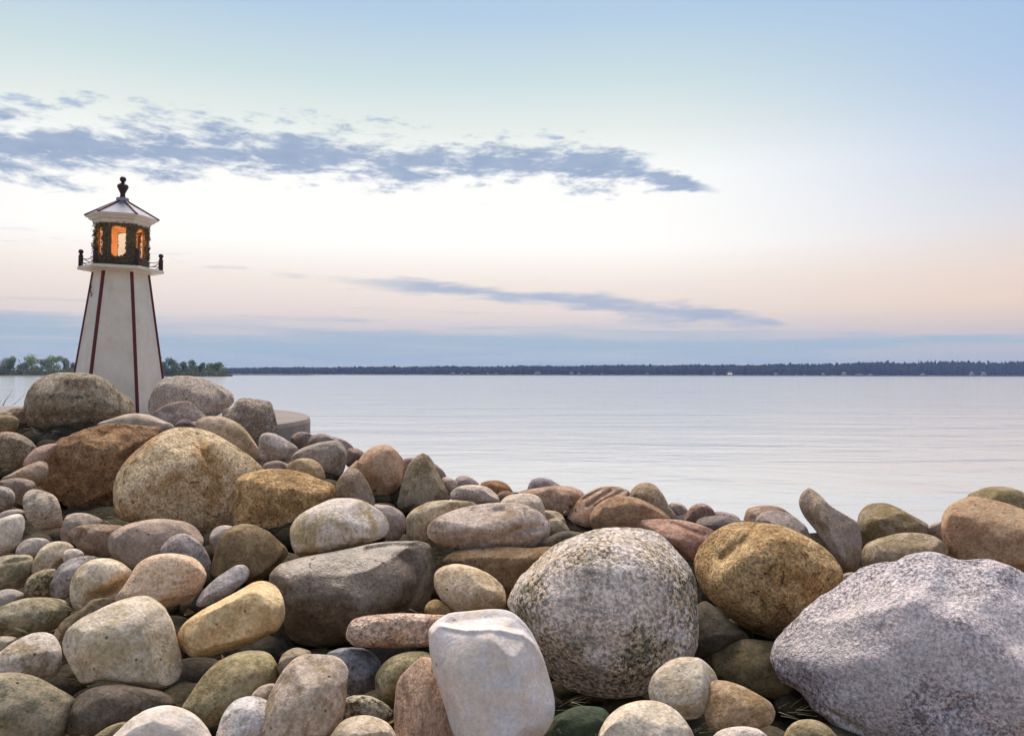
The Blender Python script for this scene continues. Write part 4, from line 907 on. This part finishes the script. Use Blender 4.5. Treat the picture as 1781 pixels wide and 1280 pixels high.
    for k in range(6):
        slab('roof_panel', [cor(k, 0.210, ze+0.0055), cor(k+1, 0.210, ze+0.0055), cor(k+1, 0.026, zap), cor(k, 0.026, zap)], 0.008, roofm)
    for k in range(6):
        a0, a1 = cor(k, 0.213, ze+0.006), cor(k, 0.026, zap+0.004)
        tube('hip_strip', [a0, a0.lerp(a1, 0.5), a1], 0.0062, red)
    # finial: collar, urn, ball
    z0 = zap-0.004
    lathe([(0.036, z0), (0.037, z0+0.006), (0.037, z0+0.022), (0.034, z0+0.026), (0.016, z0+0.028)], 'finial_collar', roofm, (0, 0, 0))
    u0 = z0+0.028
    fin = [(0.016, u0-0.004), (0.0150, u0+0.012), (0.0145, u0+0.026), (0.022, u0+0.042), (0.0315, u0+0.062), (0.033, u0+0.072), (0.030, u0+0.078), (0.022, u0+0.084), (0.0105, u0+0.092), (0.0095, u0+0.098)]
    lathe(fin, 'finial_urn', dark, (0, 0, 0)); 
    lathe([(0.0085, u0+0.096)]+ballp(0.0190, u0+0.114, 10), 'finial_ball', dark, (0, 0, 0))
    # small wrought iron ornament on the left panel, a twist of wire
    a, bq = cor(0, 0.0, 0), None
    t = (zy(508)-zb)/(zt-zb); Rz = Rb+(Rt-Rb)*t
    m0 = cor(0, Rz, zy(508)).lerp(cor(1, Rz, zy(508)), 0.28); nrm = m0.copy(); nrm.z = 0; nrm.normalize()
    ex = (cor(1, Rz, 0)-cor(0, Rz, 0)).normalized()
    pts = []
    for i in range(40):
        s = i/39; pts.append(m0+nrm*0.010+ex*(0.012*math.sin(s*9.4)*(0.45+0.55*s))+Vector((0, 0, (0.5-s)*0.075)))
    tube('wire_ornament', pts, 0.0030, metal)
    # lamp
    lampm, g, b = new_mat('lamp_bulb'); b.inputs['Emission Color'].default_value = (1, 0.42, 0.12, 1); b.inputs['Emission Strength'].default_value = 0.6
    b.inputs['Base Color'].default_value = (0.8, 0.6, 0.4, 1)
    lathe([(0.008, l0+0.010), (0.008, l0+0.118), (0.011, l0+0.120)]+ballp(0.0125, l0+0.131, 9), 'lamp_bulb', lampm, (0.047, -0.108, 0))
    ld = bpy.data.lights.new('lantern_light', 'POINT'); lo = bpy.data.objects.new('lantern_light', ld); COL.objects.link(lo)
    ld.energy = 1.0; ld.color = (1.0, 0.34, 0.10); ld.shadow_soft_size = 0.02
    lo.parent = root; lo.location = (0.045, -0.085, l0+0.15)
lighthouse()

# ------------------------------------------------------------------ far shores
def leaf_mat(name, c1, c2):
    m, g, b = new_mat(name)
    gi = g.new('ShaderNodeNewGeometry')
    g.l.new(g.ramp(gi.outputs['Random Per Island'], [(0, lin(c1)), (1, lin(c2))]), b.inputs['Base Color'])
    b.inputs['Roughness'].default_value = 0.8; b.inputs['Specular IOR Level'].default_value = 0.15
    return m
bark = simple('bark', '4a4034', 0.9, 3, 0.3, 0.4, 0.05)
def point_land(name, xs, D, zh, label):
    """a low tongue of land: a lens shaped mound along the photograph's x range"""
    m = simple(name+'_soil', '4c4a34', 0.95, 0.2, 0.4, 0.2, 0.1)
    V = []; Fc = []; N = 40; rows = [(-1.0, -0.6), (-0.7, 0.25), (0, 1.0), (0.7, 0.25), (1.0, -0.6)]
    for i in range(N+1):
        x = xs[0]+(xs[1]-xs[0])*i/N; c = at(x, YH, D); tp = min(1, 4*(1-i/N)+0.12, 1)
        for q, z in rows: V.append((c.x, c.y+q*26*tp, max(-0.6, z*zh*tp)))
    for i in range(N):
        for j in range(4): Fc.append((i*5+j, (i+1)*5+j, (i+1)*5+j+1, i*5+j+1))
    o = link_mesh(name, V, Fc, m, smooth=True); tag(o, label, kind='structure')
point_land('wooded_point', (-160, 402), 430, 0.9, 'low wooded point on the far left of the lake')
point_land('sand_spit', (392, 560), 700, 0.8, 'low thin spit of land beyond the wooded point')

def make_tree(x, top, D, label, hue, seed, lean=0.0, bottom=650.5):
    rng = random.Random(seed); K = D/F
    base = at(x, YH, D); base.z = 0.5
    Ht = (YH-top)*K-0.3; Rw = Ht*rng.uniform(0.36, 0.46)
    root = empty('tree', base); tag(root, label, 'tree', 'trees on the wooded point')
    # trunk with limbs
    bm = bmesh.new()
    def limb(a, b_, r0, r1, n=6):
        t = (b_-a).normalized(); s = t.orthogonal().normalized(); q = t.cross(s)
        A = [bm.verts.new(a+(s*math.cos(k*6.283/n)+q*math.sin(k*6.283/n))*r0) for k in range(n)]
        Bv = [bm.verts.new(b_+(s*math.cos(k*6.283/n)+q*math.sin(k*6.283/n))*r1) for k in range(n)]
        for k in range(n): bm.faces.new((A[k], A[(k+1) % n], Bv[(k+1) % n], Bv[k]))
    top_ = Vector((lean*Ht*0.2, 0, Ht*0.8)); fork = Vector((lean*Ht*0.08, 0, Ht*0.35))
    limb(Vector((0, 0, -0.8)), fork, Ht*0.035, Ht*0.026); limb(fork, top_, Ht*0.026, Ht*0.008)
    lobes = []
    for k in range(9):
        a = rng.uniform(0, 6.283); hgt = rng.uniform(0.16, 0.90); rad = Rw*(0.85 if hgt < 0.6 else 0.55)*rng.uniform(0.5, 1)
        c = Vector((rad*math.cos(a)+lean*Ht*0.2*hgt, rad*math.sin(a), Ht*hgt)); lobes.append((c, Rw*rng.uniform(0.30, 0.52)))
        limb(fork.lerp(top_, max(0, hgt-0.45)), c, Ht*0.012, Ht*0.003, 4)
    lobes.append((Vector((lean*Ht*.2, 0, Ht*0.80)), Rw*0.42))
    from_bm('trunk', bm, bark, root)
    V = []; Fc = []
    for c, rl in lobes:
        for _ in range(170):
            w = Vector((rng.gauss(0, 1), rng.gauss(0, 1), rng.gauss(0, 0.85))); w = w.normalized()*rl*rng.uniform(0.45, 1.12)
            p = c+w; s = rng.uniform(0.16, 0.36); n0 = len(V)
            t = Vector((rng.gauss(0, 1), rng.gauss(0, 1), rng.gauss(0, 1))).normalized(); q = t.orthogonal().normalized()
            V += [p-t*s, p+q*s*0.7, p+t*s, p-q*s*0.7]; Fc.append((n0, n0+1, n0+2, n0+3))
    link_mesh('crown', V, Fc, LEAF[hue], root)
LEAF = [leaf_mat('leaves_dark', '55684a', '7c8d5c'), leaf_mat('leaves_fresh', '7e9258', 'aebc74'), leaf_mat('leaves_dull', '7a7c60', 'a09e7c')]
TREES = [(-14, 622, 0, 'dark tree cut by the left picture edge on the far point'), (8, 621, 2, 'dull tree second from the left edge on the far point'),
 (24, 616, 0, 'tallest dark tree left of the lighthouse on the far point'), (42, 628, 2, 'low brownish tree in the gap between the taller trees at left'),
 (56, 617, 1, 'fresh green round tree in the left group across the water'), (74, 624, 2, 'dull low tree between the two fresh green ones'),
 (90, 615, 1, 'brightest green broad tree left of the lighthouse across the water'), (113, 618, 2, 'spindly tree just left of the lighthouse tower'),
 (128, 628, 2, 'low tree partly behind the left tower edge'),
 (284, 626, 0, 'tree partly behind the right tower edge'), (300, 622, 0, 'tallest tree right of the lighthouse tower'),
 (318, 627, 0, 'dark round tree second of the group right of the tower'), (335, 625, 0, 'dark round tree in the middle of the group right of the tower'),
 (352, 627, 0, 'dark tree fourth in the group right of the tower'), (365, 630, 2, 'thin topped tree near the end of the wooded point'), (379, 629, 0, 'last tall tree at the tip of the wooded point')]
for i, (x, top, hue, lab) in enumerate(TREES):
    make_tree(x, top, 430+((i*37) % 9-4)*3, lab, hue, 100+i, lean=((i*53) % 7-3)*0.1)
def underwood():
    rng = random.Random(3); V = []; Fc = []
    for (xa, xb, hm) in ((-60, 150, 22), (270, 392, 22), (388, 404, 6)):
        for _ in range(int((xb-xa)*60)):
            x = rng.uniform(xa, xb); D = 430+rng.uniform(-14, 6); p = at(x, YH, D); K = D/F
            p.z = 0.2+abs(rng.gauss(0, 0.45))*hm*K*(0.7+0.3*math.sin(x*0.23))*(0.8+0.2*math.sin(x*0.61)); s = rng.uniform(0.2, 0.5); n0 = len(V)
            t = Vector((rng.gauss(0, 1), rng.gauss(0, 1), rng.gauss(0, 1))).normalized(); q = t.orthogonal().normalized()
            V += [p-t*s, p+q*s*0.8, p+t*s, p-q*s*0.8]; Fc.append((n0, n0+1, n0+2, n0+3))
    o = link_mesh('undergrowth', V, Fc, leaf_mat('undergrowth_leaves', '5e5a46', '86865e')); tag(o, 'low brush growing along the wooded point', kind='stuff')
underwood()

FD = 1500.0
def crest(x):          # height of the far treeline over the water, in photograph pixels
    return float(np.interp(x, [300, 400, 520, 700, 900, 1100, 1300, 1420, 1560, 1640, 1781, 2400], [11, 11.5, 12.5, 14, 15.5, 17.5, 18.5, 20.5, 23.5, 24, 24.5, 25]))
def far_shore():
    m = simple('far_soil', '4a4438', 0.95, 0.05, 0.3, 0.1, 0.1); V = []; Fc = []; N = 120; K = FD/F
    for i in range(N+1):
        x = -800+(3600)*i/N; p = at(x, YH, FD); h = crest(x)*K
        for dy, z in ((-14, -0.8), (-4, 1.0), (10, 1.6), (300, h*0.42), (520, h*0.40)): V.append((p.x*(1+dy/FD), p.y+dy, z))
    for i in range(N):
        for j in range(4): Fc.append((i*5+j, (i+1)*5+j, (i+1)*5+j+1, i*5+j+1))
    o = link_mesh('far_shore', V, Fc, m, smooth=True); tag(o, 'dark wooded far shore of the lake', kind='structure')
    rng = np.random.default_rng(12); base, fc = ico(2); VV = []; FF = []; n = 0
    for row in range(8):
        dy = 14+row*30
        x = 250.0
        while x < 1990:
            x += rng.uniform(1.6, 3.8); p = at(x, YH, FD+dy); h = crest(x)*K*(FD+dy)/FD*(1+0.05*math.sin(x*0.043+row)+0.05*math.sin(x*0.117+2*row)+0.035*math.sin(x*0.31+row*3))
            g = 1.6+(h*0.42-1.6)*min(1, dy/300.0)
            tall = (h-h*0.36)*rng.uniform(0.72, 1.0)
            if row > 4: tall = (h-g)*rng.uniform(0.86, 1.02)*(1.08 if rng.random() < 0.05 else 1)
            w = rng.uniform(2.4, 4.4)*(0.7 if rng.random() < 0.2 else 1)
            P = base*(1+rng.normal(0, 0.16, size=(len(base), 1)))*np.array([w, w, tall*0.56])
            VV.append(P+np.array([p.x+rng.uniform(-1, 1), p.y+rng.uniform(-12, 12), g+tall*0.46])); FF.append(fc+n); n += len(P)
    m, g, b = new_mat('far_forest_leaves'); gi = g.new('ShaderNodeNewGeometry')
    nz = g.noise(coords(g, (0, 0, 0)), 0.35, 3, 0.6)
    col = g.ramp(gi.outputs['Random Per Island'], [(0, lin('181f1c')), (0.6, lin('232b24')), (1, lin('2e3629'))])
    g.l.new(g.mix(1.0, col, g.ramp(nz, [(0.3, 0.6), (0.7, 1.3)]), 'MULTIPLY'), b.inputs['Base Color']); b.inputs['Roughness'].default_value = 0.9
    b.inputs['Specular IOR Level'].default_value = 0.1
    me = fast_mesh('forest', np.concatenate(VV), np.concatenate(FF))
    me.polygons.foreach_set('use_smooth', np.zeros(len(me.polygons), dtype=bool))
    o = bpy.data.objects.new('forest', me); COL.objects.link(o); me.materials.append(m); tag(o, 'dark forest along the far shore reading as one mass', kind='stuff')
far_shore()
HOUSES = [(788, 8, 4.0, 'leftmost pale house on the far shore'), (803, 5, 3.4, 'small white house second from the left on the far shore'), (814, 6, 3.0, 'low house third from the left on the far shore'),
 (848, 4, 4.0, 'narrow white hut left of the far shore middle'), (863, 8, 3.0, 'long low pale house left of the far shore middle'), (935, 11, 6.0, 'broad pale house with a tall gable near the far shore middle'),
 (994, 6, 6.0, 'steep roofed pale house right of the broad gabled one'), (1007, 5, 4.0, 'small house just right of the steep roofed one'), (1025, 9, 2.6, 'long low shed by the far waterline'),
 (1047, 5, 2.8, 'little shed right of the long low one'), (1126, 6, 3.2, 'lone pale cabin between the sheds and the lit house'), (1242, 4, 5.0, 'small grey house left of the lit house'),
 (1269, 9, 6.5, 'house with lit windows on the far shore'), (1350, 6, 4.2, 'pale house right of the lit house'), (1432, 4, 4.5, 'small white cabin above the sandy far beach'),
 (1468, 6, 6.0, 'white gabled house right of the sandy far beach'), (1494, 12, 3.6, 'long pale house below the far treeline at right'), (1514, 6, 3.4, 'low house touching the long pale one'),
 (1605, 6, 4.0, 'grey house under the highest far trees'), (1690, 6, 6.5, 'left one of the two bright houses at far right'), (1711, 7, 6.5, 'right one of the two bright houses at far right')]
HW = simple('house_wall', '9c958a', 0.8, 0.5, 0.1, 0.1, 0.02); HR = simple('house_roof', '5a4c48', 0.8, 0.5, 0.15, 0.1, 0.02)
def house(x, w, h, label, lit=False):
    K = FD/F; D = FD-3; p = at(x, YH, D); p.z = 0.9
    root = empty('house', p); tag(root, label, 'house', 'houses along the far shore')
    ww, hh, dd = w*K/2, h*K*0.62, 3.2; ro = h*K*0.42
    V = [(-ww, -dd, 0), (ww, -dd, 0), (ww, dd, 0), (-ww, dd, 0), (-ww, -dd, hh), (ww, -dd, hh), (ww, dd, hh), (-ww, dd, hh), (0, -dd, hh+ro*0.94), (0, dd, hh+ro*0.94)]
    link_mesh('wall', V, [(0, 1, 5, 8, 4), (1, 2, 6, 5), (2, 3, 7, 9, 6), (3, 0, 4, 7)], HW, root)
    e = 0.5; V = [(-ww-e, -dd-e, hh-e*ro/ww), (0, -dd-e, hh+ro), (0, dd+e, hh+ro), (-ww-e, dd+e, hh-e*ro/ww), (ww+e, -dd-e, hh-e*ro/ww), (ww+e, dd+e, hh-e*ro/ww)]
    V += [(a, b, c+0.25) for a, b, c in V]
    link_mesh('roof', V, [(0, 1, 2, 3), (1, 4, 5, 2), (9, 8, 7, 6), (8, 11, 10, 7), (0, 6, 7, 1), (1, 7, 10, 4), (3, 2, 8, 9), (2, 5, 11, 8), (0, 3, 9, 6), (4, 10, 11, 5)], HR, root)
    gm = LIT if lit else HG
    for s in (-0.45, 0.45):
        q = ww*0.24
        link_mesh('window', [(s*ww-q, -dd-0.03, hh*0.35), (s*ww+q, -dd-0.03, hh*0.35), (s*ww+q, -dd-0.03, hh*0.8), (s*ww-q, -dd-0.03, hh*0.8)], [(0, 1, 2, 3)], gm, root)
HG = simple('house_glass', '3a4048', 0.2, 1, 0.05)
LIT, _g, _b = new_mat('lit_window'); _b.inputs['Emission Color'].default_value = (1, 0.72, 0.42, 1); _b.inputs['Emission Strength'].default_value = 1.3
for x, w, h, lab in HOUSES: house(x, w, h, lab, 'lit windows' in lab)

# ------------------------------------------------------------------ grasses
def blades(name, spots, mat, label, kind='stuff', cat=None):
    V = []; Fc = []
    for (x0, y0, x1, y1, D, wpx, bend) in spots:
        a, b_ = at(x0, y0, D), at(x1, y1, D-0.02); K = D/F; side = Vector((1, 0, 0.3))*wpx*K; n0 = len(V); N = 7
        dpt = Vector((0, 1, 0))*wpx*K*0.5
        for i in range(N+1):
            t = i/N; p = a.lerp(b_, t)+Vector((bend*K*math.sin(t*2.6), 0, -abs(bend)*K*0.4*t*t)); w = 1-t*0.85
            V += [p-side*w*0.5, p+dpt*w, p+side*w*0.5]
        for i in range(N):
            o = n0+i*3; Fc += [(o, o+1, o+4, o+3), (o+1, o+2, o+5, o+4), (o+2, o, o+3, o+5)]
    ob = link_mesh(name, V, Fc, mat, smooth=True); tag(ob, label, cat, kind=kind)
gm = simple('grass_green', '5d5c3c', 0.8, 30, 0.2); sm = simple('straw', 'a89c78', 0.85, 30, 0.2)
blades('grass_tuft', [(3, 706, 21, 676, 4.6, 1.6, 2), (6, 706, 13, 688, 4.6, 1.4, -1), (24, 704, 43, 682, 4.6, 1.5, 2), (20, 706, 34, 692, 4.6, 1.3, 2), (-2, 706, 4, 692, 4.6, 1.3, -1)],
       gm, 'few thin grass blades at the left edge against the water', kind=None, cat='grass')
rg = random.Random(8); sp = []
for (x, y, D, n, L) in ((130, 1055, 1.75, 7, 34), (30, 1095, 1.68, 8, 36), (165, 900, 2.45, 9, 30), (175, 915, 2.4, 6, 26), (145, 1195, 1.52, 4, 26), (130, 1285, 1.38, 4, 26), (1215, 1265, 1.4, 7, 34), (1375, 1235, 1.48, 9, 40),
                        (985, 1225, 1.46, 7, 40), (60, 925, 2.4, 7, 26), (90, 755, 3.6, 10, 22), (55, 745, 3.7, 8, 20), (690, 1060, 1.85, 2, 18)):
    for _ in range(n):
        a = rg.uniform(-0.6, 0.9); l = L*rg.uniform(0.5, 1.1); x0 = x+rg.uniform(-22, 22); y0 = y+rg.uniform(-8, 10)
        sp.append((x0, y0, x0+l*math.cos(a), y0-l*math.sin(a)*0.7, D+rg.uniform(-0.05, 0.05), rg.uniform(0.8, 1.6), rg.uniform(-4, 4)))
blades('dry_straw', sp, sm, 'scattered dry straw caught between the stones')

def leaves():
    rng = random.Random(21); V = []; Fc = []
    for _ in range(900):
        y = rng.uniform(0.9, 4.2); x = rng.uniform(-0.66*y, 0.66*y)
        if y > ridge(x)-0.2: continue
        p = Vector((x, y, bank(x, y)+rng.uniform(0.005, 0.06))); s = rng.uniform(0.008, 0.022)
        t = Vector((rng.gauss(0, 1), rng.gauss(0, 1), rng.gauss(0, 0.5))).normalized(); q = t.orthogonal().normalized(); up = t.cross(q)*s*0.35; n0 = len(V)
        V += [p-t*s, p-t*s*0.2+q*s*0.5+up, p+t*s, p-t*s*0.2-q*s*0.5+up, p]
        Fc += [(n0, n0+1, n0+4), (n0+1, n0+2, n0+4), (n0+2, n0+3, n0+4), (n0+3, n0, n0+4)]
    m, g, b = new_mat('dead_leaf'); gi = g.new('ShaderNodeNewGeometry')
    g.l.new(g.ramp(gi.outputs['Random Per Island'], [(0, lin('4a3a24')), (0.5, lin('7a6440')), (1, lin('9a875c'))]), b.inputs['Base Color'])
    b.inputs['Roughness'].default_value = 0.9; b.inputs['Specular IOR Level'].default_value = 0.1
    o = link_mesh('dead_leaves', V, Fc, m); tag(o, 'dry dead leaves and crumbs lodged in the gaps', kind='stuff')
leaves()

# ------------------------------------------------------------------ air
def haze():
    bm = bmesh.new(); bmesh.ops.create_cube(bm, size=1.0)
    for v in bm.verts: v.co = Vector((v.co.x*5400, v.co.y*2600+1180, v.co.z*46+21.5))
    m = bpy.data.materials.new('haze'); m.use_nodes = True; g = NT(m.node_tree); g.n.clear()
    pv = g.new('ShaderNodeVolumePrincipled'); pv.inputs['Density'].default_value = 0.00016; pv.inputs['Color'].default_value = (0.45, 0.60, 1.0, 1)
    out = g.new('ShaderNodeOutputMaterial'); g.l.new(pv.outputs[0], out.inputs['Volume'])
    o = from_bm('haze', bm, m); tag(o, 'thin blue evening haze over the lake', kind='stuff')
haze()
sc.cycles.max_bounces = 8; sc.cycles.diffuse_bounces = 3; sc.cycles.glossy_bounces = 3; sc.cycles.transmission_bounces = 6; sc.cycles.volume_bounces = 0
